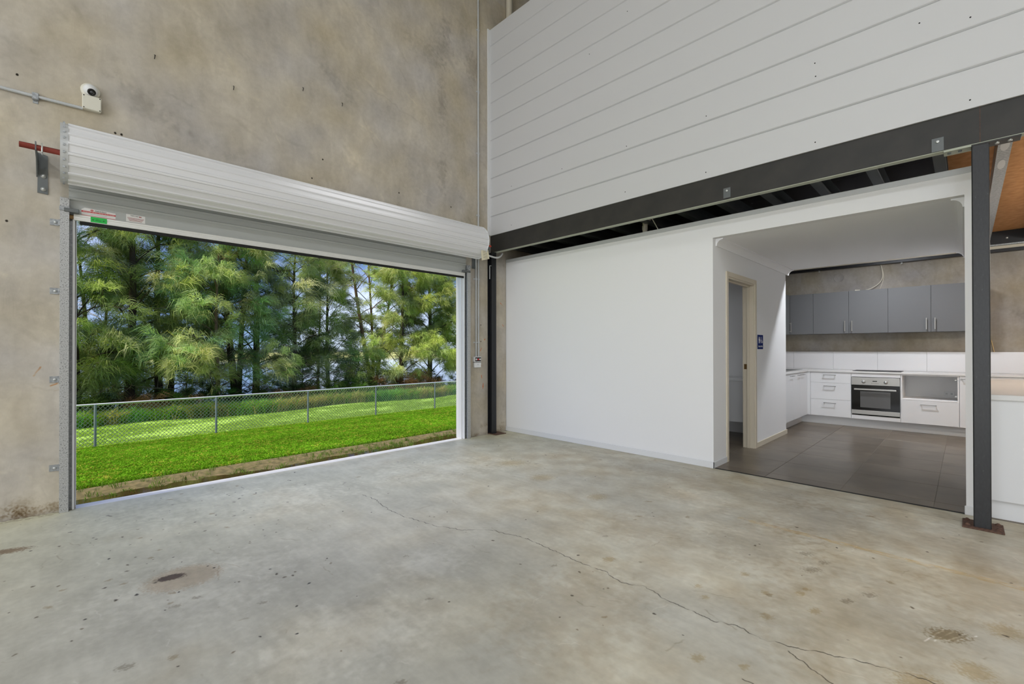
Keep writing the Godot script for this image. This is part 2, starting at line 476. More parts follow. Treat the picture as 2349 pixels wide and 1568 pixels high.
func make_materials() -> void:
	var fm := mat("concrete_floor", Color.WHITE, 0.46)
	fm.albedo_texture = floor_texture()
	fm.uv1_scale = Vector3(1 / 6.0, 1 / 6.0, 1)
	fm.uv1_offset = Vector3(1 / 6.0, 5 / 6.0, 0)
	fm.metallic_specular = 0.5
	var wt := wall_texture()
	var wm := mat("concrete_wall", Color.WHITE, 0.9)
	wm.albedo_texture = wt
	wm.uv1_scale = Vector3(1 / 7.0, 1 / 7.0, 1)
	wm.uv1_offset = Vector3(1 / 7.0, 6.5 / 7.0, 0)
	wm.metallic_specular = 0.2
	var wk := mat("concrete_kitchen", rgb(204, 204, 206), 0.9)
	wk.albedo_texture = wt
	wk.uv1_scale = Vector3(1 / 6.0, 1 / 6.0, 1)
	wk.uv1_offset = Vector3(0.35, 0.6, 0)
	wk.metallic_specular = 0.2
	mat("white_board", rgb(208, 208, 209), 0.42).metallic_specular = 0.4
	mat("white_plaster", rgb(238, 238, 238), 0.75).metallic_specular = 0.3
	mat("white_ceiling", rgb(244, 244, 244), 0.85).metallic_specular = 0.2
	mat("white_trim", rgb(226, 227, 228), 0.5)
	mat("sill_paint", rgb(232, 232, 228), 0.6)
	mat("channel_grey", rgb(200, 202, 202), 0.45, 0.2)
	mat("cream_paint", rgb(214, 204, 184), 0.4)
	mat("curtain_white", rgb(230, 230, 231), 0.4)
	mat("curtain_back", rgb(178, 181, 178), 0.5)
	mat("aluminium", rgb(232, 232, 228), 0.4, 0.3)
	mat("rubber", rgb(28, 28, 27), 0.8)
	var gal := mat("galvanised", rgb(160, 164, 166), 0.48, 0.5)
	mottled(gal, rgb(140, 144, 147), rgb(192, 195, 197), 4.0, 61, 0.02, 4)
	var spk := mat("galvanised_speckled", rgb(170, 172, 172), 0.5, 0.35)
	var t := NoiseTexture2D.new()
	t.width = 512
	t.height = 512
	t.seamless = true
	t.noise = noise(62, 0.085, 2)
	var g := Gradient.new()
	g.offsets = PackedFloat32Array([0.0, 0.2, 0.27, 0.6, 1.0])
	g.colors = PackedColorArray([rgb(70, 70, 70), rgb(110, 110, 108), rgb(170, 171, 170), rgb(186, 187, 187), rgb(202, 203, 203)])
	t.color_ramp = g
	spk.albedo_color = Color.WHITE
	spk.albedo_texture = t
	spk.uv1_triplanar = true
	spk.uv1_world_triplanar = true
	spk.uv1_scale = Vector3(3.2, 1.6, 3.2)
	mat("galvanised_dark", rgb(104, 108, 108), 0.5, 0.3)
	mat("dark_steel", rgb(62, 61, 58), 0.45).metallic_specular = 0.4
	mottled(M.dark_steel, rgb(50, 50, 48), rgb(61, 59, 56), 0.7, 63, 0.012, 4)
	mat("column_paint", rgb(66, 67, 69), 0.42)
	var ct := NoiseTexture2D.new()
	ct.width = 512
	ct.height = 512
	ct.seamless = true
	ct.noise = noise(64, 0.05, 3)
	var cg := Gradient.new()
	cg.offsets = PackedFloat32Array([0.0, 0.3, 0.86, 0.93, 1.0])
	cg.colors = PackedColorArray([rgb(28, 29, 31), rgb(34, 35, 37), rgb(40, 41, 43), rgb(90, 90, 90), rgb(160, 160, 158)])
	ct.color_ramp = cg
	M.column_paint.albedo_color = Color.WHITE
	M.column_paint.albedo_texture = ct
	M.column_paint.uv1_triplanar = true
	M.column_paint.uv1_world_triplanar = true
	M.column_paint.uv1_scale = Vector3(2.6, 0.8, 2.6)
	mat("black_steel", rgb(26, 27, 30), 0.4)
	mat("flange_primer", rgb(172, 176, 160), 0.55)
	mat("rust", rgb(96, 74, 62), 0.9)
	mottled(M.rust, rgb(70, 52, 44), rgb(124, 92, 74), 3.0, 65, 0.03, 4)
	mat("red_steel", rgb(132, 50, 36), 0.6)
	mat("red_plastic", rgb(214, 70, 40), 0.5)
	mat("zinc", rgb(200, 202, 200), 0.35, 0.6)
	mat("beige_plastic", rgb(222, 219, 204), 0.45)
	mat("white_plastic", rgb(232, 233, 233), 0.4)
	mat("conduit_grey", rgb(196, 199, 200), 0.5)
	mat("pipe_beige", rgb(206, 198, 180), 0.5)
	mat("black_gloss", rgb(16, 17, 19), 0.12)
	mat("lens_grey", rgb(78, 80, 84), 0.2)
	mat("black_matt", rgb(14, 14, 14), 0.85)
	mat("laminate_white", rgb(226, 227, 228), 0.38).metallic_specular = 0.35
	mat("laminate_grey", rgb(106, 107, 108), 0.45).metallic_specular = 0.3
	mat("carcass_white", rgb(238, 238, 238), 0.6)
	var stone := mat("worktop_stone", rgb(226, 224, 220), 0.3)
	mottled(stone, rgb(206, 205, 202), rgb(230, 229, 227), 5.0, 66, 0.12, 2)
	mat("splash_tile", rgb(212, 212, 213), 0.22)
	mat("stainless", rgb(168, 166, 161), 0.34, 0.8)
	mat("stainless_dull", rgb(150, 150, 148), 0.4, 0.7)
	mat("oven_glass", rgb(14, 14, 15), 0.08)
	mat("oven_window", rgb(92, 92, 92), 0.16)
	mat("hob_glass", rgb(30, 31, 33), 0.4).metallic_specular = 0.15
	mat("tile_dark", rgb(104, 97, 88), 0.3)
	for v in 3:
		var tm := mat("floor_tile_%d" % v, Color.WHITE, 0.3)
		mottled(tm, [rgb(98, 87, 73), rgb(104, 94, 80), rgb(93, 83, 70)][v], [rgb(122, 110, 94), rgb(127, 115, 99), rgb(117, 105, 90)][v], 0.55 + v * 0.07, 70 + v, 0.008, 5)
		tm.metallic_specular = 0.45
	mat("grout", rgb(150, 143, 132), 0.9)
	mat("edge_black", rgb(22, 21, 20), 0.6)
	var ply := mat("particleboard", rgb(176, 124, 76), 0.8)
	mottled(ply, rgb(206, 146, 92), rgb(232, 178, 124), 0.6, 73, 0.03, 5)
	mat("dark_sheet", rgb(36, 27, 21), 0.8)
	mat("cable_yellow", rgb(214, 186, 132), 0.6)
	mat("cable_white", rgb(214, 208, 192), 0.5)
	mat("sign_blue", rgb(16, 36, 104), 0.7).metallic_specular = 0.2
	mat("sign_white", rgb(236, 236, 238), 0.5)
	mat("brass", rgb(110, 84, 46), 0.4, 0.6)
	mat("sticker_white", rgb(228, 226, 222), 0.5)
	mat("sticker_red", rgb(206, 48, 52), 0.5)
	mat("sticker_green", rgb(28, 182, 70), 0.5)
	mat("ink", rgb(40, 38, 38), 0.6)
	mat("ink_red", rgb(150, 60, 60), 0.6)
	mat("ink_green", rgb(10, 80, 34), 0.6)
	mat("tag_cream", rgb(232, 224, 196), 0.6)
	mat("roof_metal", rgb(205, 207, 208), 0.6)
	var lamp := mat("lamp_glow", Color.WHITE, 0.6)
	lamp.emission_enabled = true
	lamp.emission = Color(1.0, 0.98, 0.95)
	lamp.emission_energy_multiplier = 2.0
	var wg := mat("added_pane_glow", rgb(235, 238, 242), 0.6)  # glow of the fill panes added behind the camera
	wg.emission_enabled = true
	wg.emission = Color(0.93, 0.96, 1.0)
	wg.emission_energy_multiplier = 1.0
	# outside
	var soil := mat("soil", Color.WHITE, 0.95)
	mottled(soil, rgb(62, 56, 34), rgb(118, 100, 78), 0.8, 81, 0.03, 5, rgb(88, 82, 50))
	var lawn := mat("lawn_ground", Color.WHITE, 0.95)
	mottled(lawn, rgb(70, 104, 22), rgb(128, 160, 44), 0.9, 82, 0.05, 5)
	var mown := mat("mown_ground", Color.WHITE, 0.95)
	mottled(mown, rgb(112, 152, 50), rgb(152, 182, 84), 0.35, 83, 0.03, 5)
	var bank := mat("bank_ground", Color.WHITE, 0.95)
	mottled(bank, rgb(70, 60, 38), rgb(108, 104, 58), 0.4, 84, 0.03, 5)
	var shore := mat("shore_ground", Color.WHITE, 0.95)
	mottled(shore, rgb(120, 130, 78), rgb(186, 182, 122), 0.03, 85, 0.03, 4)
	mat("lake_water", rgb(70, 84, 96), 0.07)
	mat("puddle_water", rgb(58, 46, 26), 0.05)
	mat("fence_steel", rgb(196, 202, 208), 0.4, 0.5)
	mat("fence_post_steel", rgb(140, 150, 162), 0.5, 0.4)
	mat("fence_wire", rgb(172, 182, 174), 0.5, 0.3)
	var bark := mat("bark", Color.WHITE, 0.95)
	mottled(bark, rgb(48, 40, 34), rgb(98, 82, 70), 1.2, 86, 0.05, 5)
	var bark2 := mat("bark_brown", Color.WHITE, 0.95)
	mottled(bark2, rgb(92, 70, 54), rgb(150, 124, 104), 1.2, 87, 0.05, 5)
	mat("twig", rgb(168, 154, 138), 0.9)
	for f in ["needles", "grass_blades", "dead_needles"]:
		var lm := mat(f, Color.WHITE, 0.75)
		lm.vertex_color_use_as_albedo = true
		lm.metallic_specular = 0.1
		lm.backlight_enabled = true
		lm.backlight = Color(0.85, 0.85, 0.65)

# ---------------------------------------------------------------- scene
func _ready() -> void:
	set_view_and_light()
	make_materials()
	build_shell()
	build_upper_wall_and_steel()
	build_roller_door()
	build_wall_fittings()
	build_partition()
	build_kitchen()
	build_mezzanine()
	build_lamps()
	build_added_panes()
	build_pendant()
	build_outside()

func set_view_and_light() -> void:
	var cam := Camera3D.new()
	cam.name = "camera"
	cam.position = Vector3(0, 1.25, 0)
	cam.rotation_order = EULER_ORDER_YXZ
	cam.rotation_degrees = Vector3(0.26193, -44.85557, -0.08105)
	cam.projection = Camera3D.PROJECTION_FRUSTUM
	cam.keep_aspect = Camera3D.KEEP_HEIGHT
	cam.near = 0.05
	cam.far = 600.0
	cam.size = 0.05 * 1568.0 / 1034.4314
	cam.frustum_offset = Vector2(0, 0.05 * 11.1025 / 1034.4314)
	cam.current = true
	add_child(cam)
	var e := Environment.new()
	e.background_mode = Environment.BG_SKY
	var sm := ProceduralSkyMaterial.new()
	sm.sky_top_color = rgb(34, 98, 210)
	sm.sky_horizon_color = rgb(166, 202, 246)
	sm.sky_curve = 0.17
	sm.sky_energy_multiplier = 0.95
	sm.ground_bottom_color = rgb(120, 124, 110)
	sm.ground_horizon_color = rgb(190, 204, 214)
	sm.sun_angle_max = 1.0
	# thin broken cloud over the whole sky
	var cl := NoiseTexture2D.new()
	cl.width = 1024
	cl.height = 512
	cl.seamless = true
	cl.noise = noise(137, 0.009, 5, FastNoiseLite.TYPE_SIMPLEX_SMOOTH, 30.0)
	var cg := Gradient.new()
	cg.offsets = PackedFloat32Array([0.0, 0.5, 0.74, 1.0])
	cg.colors = PackedColorArray([Color(1, 1, 1, 0), Color(1, 1, 1, 0.02), Color(1, 0.99, 0.97, 0.62), Color(1, 0.99, 0.97, 0.85)])
	cl.color_ramp = cg
	sm.sky_cover = cl
	sm.sky_cover_modulate = Color(1, 1, 1, 1.0)
	var sky := Sky.new()
	sky.sky_material = sm
	e.sky = sky
	e.background_energy_multiplier = 1.0
	e.tonemap_mode = Environment.TONE_MAPPER_LINEAR
	e.tonemap_exposure = 1.0
	e.sdfgi_enabled = true
	e.ssao_enabled = true
	e.ssil_enabled = true
	var we := WorldEnvironment.new()
	we.name = "surroundings"
	we.environment = e
	add_child(we)
	var sun := DirectionalLight3D.new()
	sun.name = "sun"
	sun.light_color = Color(1.0, 0.96, 0.88)
	sun.light_energy = 2.6
	sun.light_angular_distance = 14.0
	sun.shadow_enabled = true
	sun.basis = Basis.looking_at(Vector3(0.42, -0.90, -0.03))
	add_child(sun)

# unseen lamps added as general fill, each: [x, y, z, energy]
const ADDED_ROOF_LAMPS := [[-5.6, 7.2, -1.6, 15.0, "fill lamp added over the roller door side of the warehouse"], [-5.6, 7.2, 2.4, 10.0, "fill lamp added over the middle of the warehouse"], [-5.6, 7.2, 6.4, 24.0, "fill lamp added over the rear wall side of the warehouse"], [-0.6, 7.2, 6.4, 24.0, "fill lamp added behind the camera near the rear wall"]]

func build_lamps() -> void:
	for l in ADDED_ROOF_LAMPS:
		var o := thing("added_ceiling_lamp", Vector3(l[0], l[1], l[2]), "white " + l[4], "lamp", "added fill lamps under the roof")
		var st := B(l[0] - 0.65, l[0] + 0.65, l[1] + 0.02, l[1] + 0.09, l[2] - 0.32, l[2] + 0.32, 0.01)
		part(o, "housing", st, M.white_plastic)
		part(o, "diffuser", B(l[0] - 0.6, l[0] + 0.6, l[1], l[1] + 0.02, l[2] - 0.28, l[2] + 0.28), M.lamp_glow)
		st = S()
		for s in [-0.5, 0.5]:
			tube(st, [Vector3(l[0] + s, l[1] + 0.09, l[2]), Vector3(l[0] + s, 7.6, l[2])], 0.006, 5)
		part(o, "hanger", st, M.zinc)
		var a := AreaLight3D.new()
		a.name = "lamp_light"
		a.area_size = Vector2(1.2, 0.56)
		a.light_energy = l[3]
		a.light_color = Color(0.945, 0.965, 1.0)
		a.area_range = 40.0
		a.area_attenuation = 2.0
		a.shadow_enabled = true
		a.position = Vector3(0, -0.012, 0)
		a.basis = Basis.looking_at(Vector3.DOWN, Vector3.RIGHT)
		o.add_child(a)
	for l in [[2.3, 7.0, -3.8, 14.0, "round spot lamp added to brighten the floor inside the roller door"], [2.9, 7.0, -0.5, 6.5, "round spot lamp added to brighten the floor before the kitchen opening"]]:  # unseen spots added to brighten the floor and lower partition
		var o := thing("added_spot_lamp", Vector3(l[0], l[1], l[2]), l[4], "lamp", "added round spot lamps")
		var st := S()
		lathe(st, [Vector2(0.20, 0.0), Vector2(0.17, 0.14), Vector2(0.07, 0.22), Vector2(0.05, 0.30), Vector2(0.0, 0.30)], Vector3(l[0], l[1], l[2]), Basis(Vector3.RIGHT, Vector3.FORWARD, Vector3.UP), 24)
		part(o, "reflector", st, M.aluminium)
		st = S()
		lathe(st, [Vector2(0.19, 0.012), Vector2(0.0, 0.012)], Vector3(l[0], l[1], l[2]), Basis(Vector3.RIGHT, Vector3.FORWARD, Vector3.UP), 24)
		part(o, "diffuser", st, M.lamp_glow)
		st = S()
		tube(st, [Vector3(l[0], l[1] + 0.30, l[2]), Vector3(l[0], 7.6, l[2])], 0.008, 6)
		part(o, "cord", st, M.white_plastic)
		var sp := SpotLight3D.new()
		sp.name = "lamp_light"
		sp.spot_angle = 17.5
		sp.spot_angle_attenuation = 1.0
		sp.light_energy = l[3]
		sp.light_size = 0.18
		sp.light_color = Color(0.99, 0.985, 1.0)
		sp.spot_range = 30.0
		sp.spot_attenuation = 2.0
		sp.shadow_enabled = true
		sp.position = Vector3(0, -0.02, 0)
		sp.basis = Basis.looking_at(Vector3.DOWN, Vector3.RIGHT)
		o.add_child(sp)
	for k in [[7.95, 2.83, -0.8, 6.6, 2.905, "white batten lamp fixed under the mezzanine above the oven"], [6.1, 2.36, -3.6, 0.32, 2.41, "white batten lamp under the toilet room ceiling"]]:
		var o := thing("batten_lamp", Vector3(k[0], k[1], k[2]), k[5], "lamp")
		part(o, "housing", B(k[0] - 0.06, k[0] + 0.06, k[1] + 0.012, k[4], k[2] - 0.3, k[2] + 0.3, 0.006), M.white_plastic)
		part(o, "diffuser", B(k[0] - 0.05, k[0] + 0.05, k[1] - 0.01, k[1] + 0.012, k[2] - 0.29, k[2] + 0.29, 0.004), M.lamp_glow)
		var a := AreaLight3D.new()
		a.name = "lamp_light"
		a.area_size = Vector2(0.1, 0.58)
		a.light_energy = k[3]
		a.light_color = Color(0.955, 0.97, 1.0)
		a.area_range = 20.0
		a.area_attenuation = 2.0
		a.shadow_enabled = true
		a.position = Vector3(0, -0.02, 0)
		a.basis = Basis.looking_at(Vector3.DOWN, Vector3.FORWARD)
		o.add_child(a)

# round pendant over the servery bench, past the picture edge
func build_pendant() -> void:
	var c := Vector3(6.6, 2.30, 1.75)
	var o := thing("pendant_lamp", c, "round white pendant lamp hanging over the servery bench", "lamp")
	var st := S()
	var prof := []
	for k in 13:
		var a := -PI / 2 + PI * k / 12.0
		prof.append(Vector2(0.14 * cos(a), 0.14 * sin(a)))
	lathe(st, prof, c, Basis(Vector3.RIGHT, Vector3.FORWARD, Vector3.UP), 24)
	part(o, "globe", st, M.lamp_glow)
	st = S()
	tube(st, [c + Vector3(0, 0.14, 0), Vector3(c.x, 2.905, c.z)], 0.008, 6)
	part(o, "cord", st, M.white_plastic)
	var l := OmniLight3D.new()
	l.name = "lamp_light"
	l.light_energy = 2.2
	l.light_color = Color(1.0, 0.98, 0.94)
	l.light_size = 0.12
	l.omni_range = 20.0
	l.omni_attenuation = 2.0
	l.shadow_enabled = true
	o.add_child(l)

# glowing panes and area light added out of view as main fill
func build_added_panes() -> void:
	var o := thing("window_1", Vector3(-10.0, 0, 2.0), "tall glowing panes added as fill light in the far wall behind the camera", "window", "", "structure")
	for i in 5:
		for j in 2:
			part(o, "pane", B(-10.02, -10.0, 0.1 + j * 1.75, 1.8 + j * 1.75, -3.0 + i * 2.0 + 0.05, -1.0 + i * 2.0 - 0.05, 0.002), M.added_pane_glow)
	for i in 6:
		part(o, "mullion", B(-10.06, -9.96, 0.0, 3.6, -3.05 + i * 2.0, -2.95 + i * 2.0, 0.004), M.aluminium)
	for y in [0.0, 1.78, 3.52]:
		part(o, "transom", B(-10.05, -9.965, y, y + 0.09, -3.0, 7.0, 0.004), M.aluminium)
	var a := AreaLight3D.new()
	a.name = "added_fill_light"
	a.area_size = Vector2(9.8, 3.4)
	a.light_energy = 37.0
	a.light_color = Color(0.955, 0.972, 1.0)
	a.area_range = 60.0
	a.area_attenuation = 2.0
	a.shadow_enabled = true
	a.position = Vector3(0.06, 1.8, 0)
	a.basis = Basis.looking_at(Vector3.RIGHT, Vector3.UP)
	o.add_child(a)

# ---------------------------------------------------------------- shell
func build_shell() -> void:
	off = Vector3.ZERO
	var st := S()
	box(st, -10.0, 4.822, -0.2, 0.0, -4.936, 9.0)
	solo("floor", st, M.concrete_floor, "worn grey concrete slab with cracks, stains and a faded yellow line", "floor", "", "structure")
	solo("trim", B(0.0685, 3.9495, -0.2, 0.0, -5.055, -4.936, 0.003), M.sill_paint, "white painted concrete sill strip under the open roller door", "sill", "", "structure")
	st = S()
	box(st, -10.0, 0.0685, -0.2, 7.6, -5.085, -4.975)
	box(st, 3.9495, 9.7, -0.2, 7.6, -5.085, -4.975)
	box(st, 0.0685, 3.9495, 2.56, 7.6, -5.085, -4.975)
	var w := solo("wall_left", st, M.concrete_wall, "grey trowelled concrete wall around the open roller door", "wall", "", "structure")
	st = B(3.944, 3.9495, 0.0, 2.56, -5.085, -4.965, 0.001)
	box(st, 0.0685, 0.074, 0.0, 2.56, -5.085, -4.965, 0.001)
	part(w, "reveal_lining", st, M.white_trim)
	# wire ends left in the concrete
	for p in [[0.557, 3.796], [1.803, 4.02], [2.232, 4.02], [1.157, 3.77]]:
		st = S()
		tube(st, [Vector3(p[0], p[1] + 0.02, -4.975), Vector3(p[0] + 0.004, p[1] + 0.015, -4.962), Vector3(p[0], p[1] - 0.02, -4.965)], 0.003, 5)
		part(w, "wire_end", st, M.black_matt)
	solo("wall_back", B(9.5, 9.7, -0.2, 7.6, -4.975, 9.0), M.concrete_kitchen, "brown grey concrete wall behind the kitchen cabinets", "wall", "", "structure")
	st = B(-10.2, -10.0, 3.6, 7.6, -5.085, 9.2)
	box(st, -10.2, -10.0, -0.2, 3.6, -5.085, -3.0)
	box(st, -10.2, -10.0, -0.2, 3.6, 7.0, 9.2)
	box(st, -10.2, -10.0, -0.2, 0.0, -3.0, 7.0)
	solo("wall_far", st, M.concrete_wall, "plain concrete side wall at the other end of the warehouse", "wall", "", "structure")
	solo("wall_rear", B(-10.0, 9.7, -0.2, 7.6, 9.0, 9.2), M.concrete_wall, "plain concrete wall behind the camera opposite the roller door", "wall", "", "structure")
	solo("ceiling_roof", B(-10.2, 9.7, 7.6, 7.72, -5.085, 9.2), M.roof_metal, "pale steel roof sheeting high over the warehouse", "roof", "", "structure")

# ---------------------------------------------------------------- board wall, beam, columns
const GROOVES := [2.924, 3.204, 3.484, 3.767, 4.05, 4.332, 4.613, 4.888, 5.171, 5.458, 5.739, 5.992]

func build_upper_wall_and_steel() -> void:
	var x := 4.485
	var o := thing("wall_right_upper", Vector3(x, 2.924, 0), "tall wall of white horizontal boards above the dark steel beam", "wall", "", "structure")
	for i in GROOVES.size() - 1:
		var a: float = GROOVES[i]
		var b: float = GROOVES[i + 1]
		var st := S()
		var c := 0.007
		# a board with a small lip along its lower edge
		var poly := [Vector2(x + 0.05, a + 0.0015), Vector2(x + 0.012, a + 0.0015), Vector2(x + 0.0015, a + 0.009), Vector2(x - 0.0015, a + 0.012), Vector2(x - 0.0015, a + 0.016), Vector2(x, a + 0.019), Vector2(x, b - 0.007), Vector2(x + 0.010, b - 0.0005), Vector2(x + 0.05, b - 0.0005)]
		if i == 0:
			poly = [Vector2(x + 0.05, a), Vector2(x, a), Vector2(x, b - 0.007), Vector2(x + 0.010, b - 0.0005), Vector2(x + 0.05, b - 0.0005)]
		ext(st, poly, 2, -4.972, 6.0)
		part(o, "board", st, M.white_board)
	part(o, "backing", B(x + 0.05, x + 0.075, 2.93, 5.98, -4.97, 6.0), M.black_matt)
	part(o, "corner_trim", B(4.438, 4.50, 2.93, 5.985, -4.975, -4.958, 0.002), M.white_trim)
	for p in [[-3.604, 3.535], [-2.678, 3.527], [-2.696, 3.016], [-1.79, 3.54], [-1.796, 2.987], [-3.179, 4.798], [-2.663, 5.04], [-0.884, 3.653], [-0.879, 3.54], [-0.229, 3.655], [0.035, 3.56], [-0.884, 2.986], [0.031, 2.983], [-4.516, 3.548], [-4.517, 2.999]]:
		var st := S()
		lathe(st, [Vector2(0.0055, 0.0), Vector2(0.0045, 0.0012), Vector2(0.0, 0.0012)], Vector3(x, p[1], p[0]), Basis(Vector3.FORWARD, Vector3.UP, Vector3.LEFT), 8)
		part(o, "screw_hole", st, M.black_matt)
	# front beam
	o = thing("steel_beam", Vector3(4.5, 2.671, 0), "long dark grey steel beam under the white board wall", "beam")
	part(o, "web", B(4.5, 4.51, 2.677, 2.931, -4.975, 6.0, 0.002), M.dark_steel)
	part(o, "bottom_flange", B(4.5005, 4.565, 2.671, 2.677, -4.975, 6.0, 0.001), M.flange_primer, "pale underside flange")
	part(o, "top_flange", B(4.51, 4.565, 2.922, 2.931, -4.975, 6.0), M.dark_steel)
	part(o, "weld_seam", B(4.4985, 4.5, 2.677, 2.928, 0.077, 0.080), M.rust)
	for c in [[-1.634, -1.568, 2.69, 2.786], [-0.168, -0.102, 2.677, 2.775]]:
		var st := B(4.492, 4.5, c[2], c[3], c[0], c[1], 0.0015)
		var cl := part(o, "cleat", st, M.galvanised_dark)
		var zc: float = (c[0] + c[1]) / 2.0
		st = S()
		lathe(st, [Vector2(0.010, 0.0), Vector2(0.010, 0.006), Vector2(0.007, 0.007), Vector2(0.0, 0.007)], Vector3(4.492, c[3] - 0.028, zc), Basis(Vector3.FORWARD, Vector3.UP, Vector3.LEFT), 12)
		part(cl, "bolt", st, M.zinc)
	# column on its base plate
	o = thing("steel_column", Vector3(4.545, 0, 0.08), "dark grey square steel column beside the kitchen opening, scuffed white in places", "column")
	var st := S()
	ext(st, rounded(4.5, 4.588, 0.036, 0.123, 0.007), 1, 0.008, 2.660, false)
	part(o, "shaft", st, M.column_paint)
	part(o, "base_plate", B(4.462, 4.672, 0.0, 0.010, -0.02, 0.183, 0.002), M.rust, "rusty steel base plate")
	for p in [[4.515, 0.005], [4.64, 0.005], [4.515, 0.158], [4.64, 0.158]]:
		st = S()
		lathe(st, [Vector2(0.016, 0.0), Vector2(0.016, 0.008), Vector2(0.009, 0.009), Vector2(0.008, 0.014), Vector2(0.0, 0.014)], Vector3(p[0], 0.010, p[1]), Basis(Vector3.RIGHT, Vector3.FORWARD, Vector3.UP), 6)
		part(o, "anchor_bolt", st, M.rust)
	part(o, "cap_plate", B(4.497, 4.60, 2.660, 2.671, -0.104, 0.036, 0.001), M.flange_primer, "pale half of the bolted cap plate")
	part(o, "cap_plate", B(4.497, 4.60, 2.660, 2.671, 0.036, 0.27, 0.001), M.dark_steel)
	for zz in [-0.075, -0.02, 0.16, 0.22]:
		st = S()
		lathe(st, [Vector2(0.012, 0.0), Vector2(0.012, 0.009), Vector2(0.0, 0.010)], Vector3(4.53, 2.660, zz), Basis(Vector3.RIGHT, Vector3.BACK, Vector3.DOWN), 6)
		part(o, "bolt", st, M.galvanised_dark if zz < 0.1 else M.zinc)
	# column in the corner: an H section
	o = thing("steel_column", Vector3(4.485, 0, -4.93), "black H-section steel column in the corner beside the roller door", "column")
	st = B(4.44, 4.53, 0.01, 2.671, -4.888, -4.88, 0.001)
	part(o, "flange", st, M.black_steel)
	part(o, "flange", B(4.44, 4.53, 0.01, 2.671, -4.975, -4.967, 0.001), M.black_steel)
	part(o, "web", B(4.482, 4.488, 0.01, 2.671, -4.967, -4.888), M.black_steel)
	part(o, "base_plate", B(4.44, 4.645, 0.0, 0.010, -4.975, -4.79, 0.002), M.rust)
	st = S()
	box(st, 4.45, 4.456, 2.28, 2.48, -4.945, -4.93, 0.001)
	box(st, 4.45, 4.48, 2.47, 2.48, -4.945, -4.92, 0.001)
	part(o, "cleat", st, M.channel_grey, "pale clip in the web")

func rounded(x0: float, x1: float, y0: float, y1: float, r: float, seg := 4) -> Array:
	var pts := []
	for c in [[x1 - r, y1 - r, 0.0], [x0 + r, y1 - r, PI / 2], [x0 + r, y0 + r, PI], [x1 - r, y0 + r, PI * 1.5]]:
		for k in seg + 1:
			var a: float = c[2] + PI / 2 * k / seg
			pts.append(Vector2(c[0] + cos(a) * r, c[1] + sin(a) * r))
	return pts

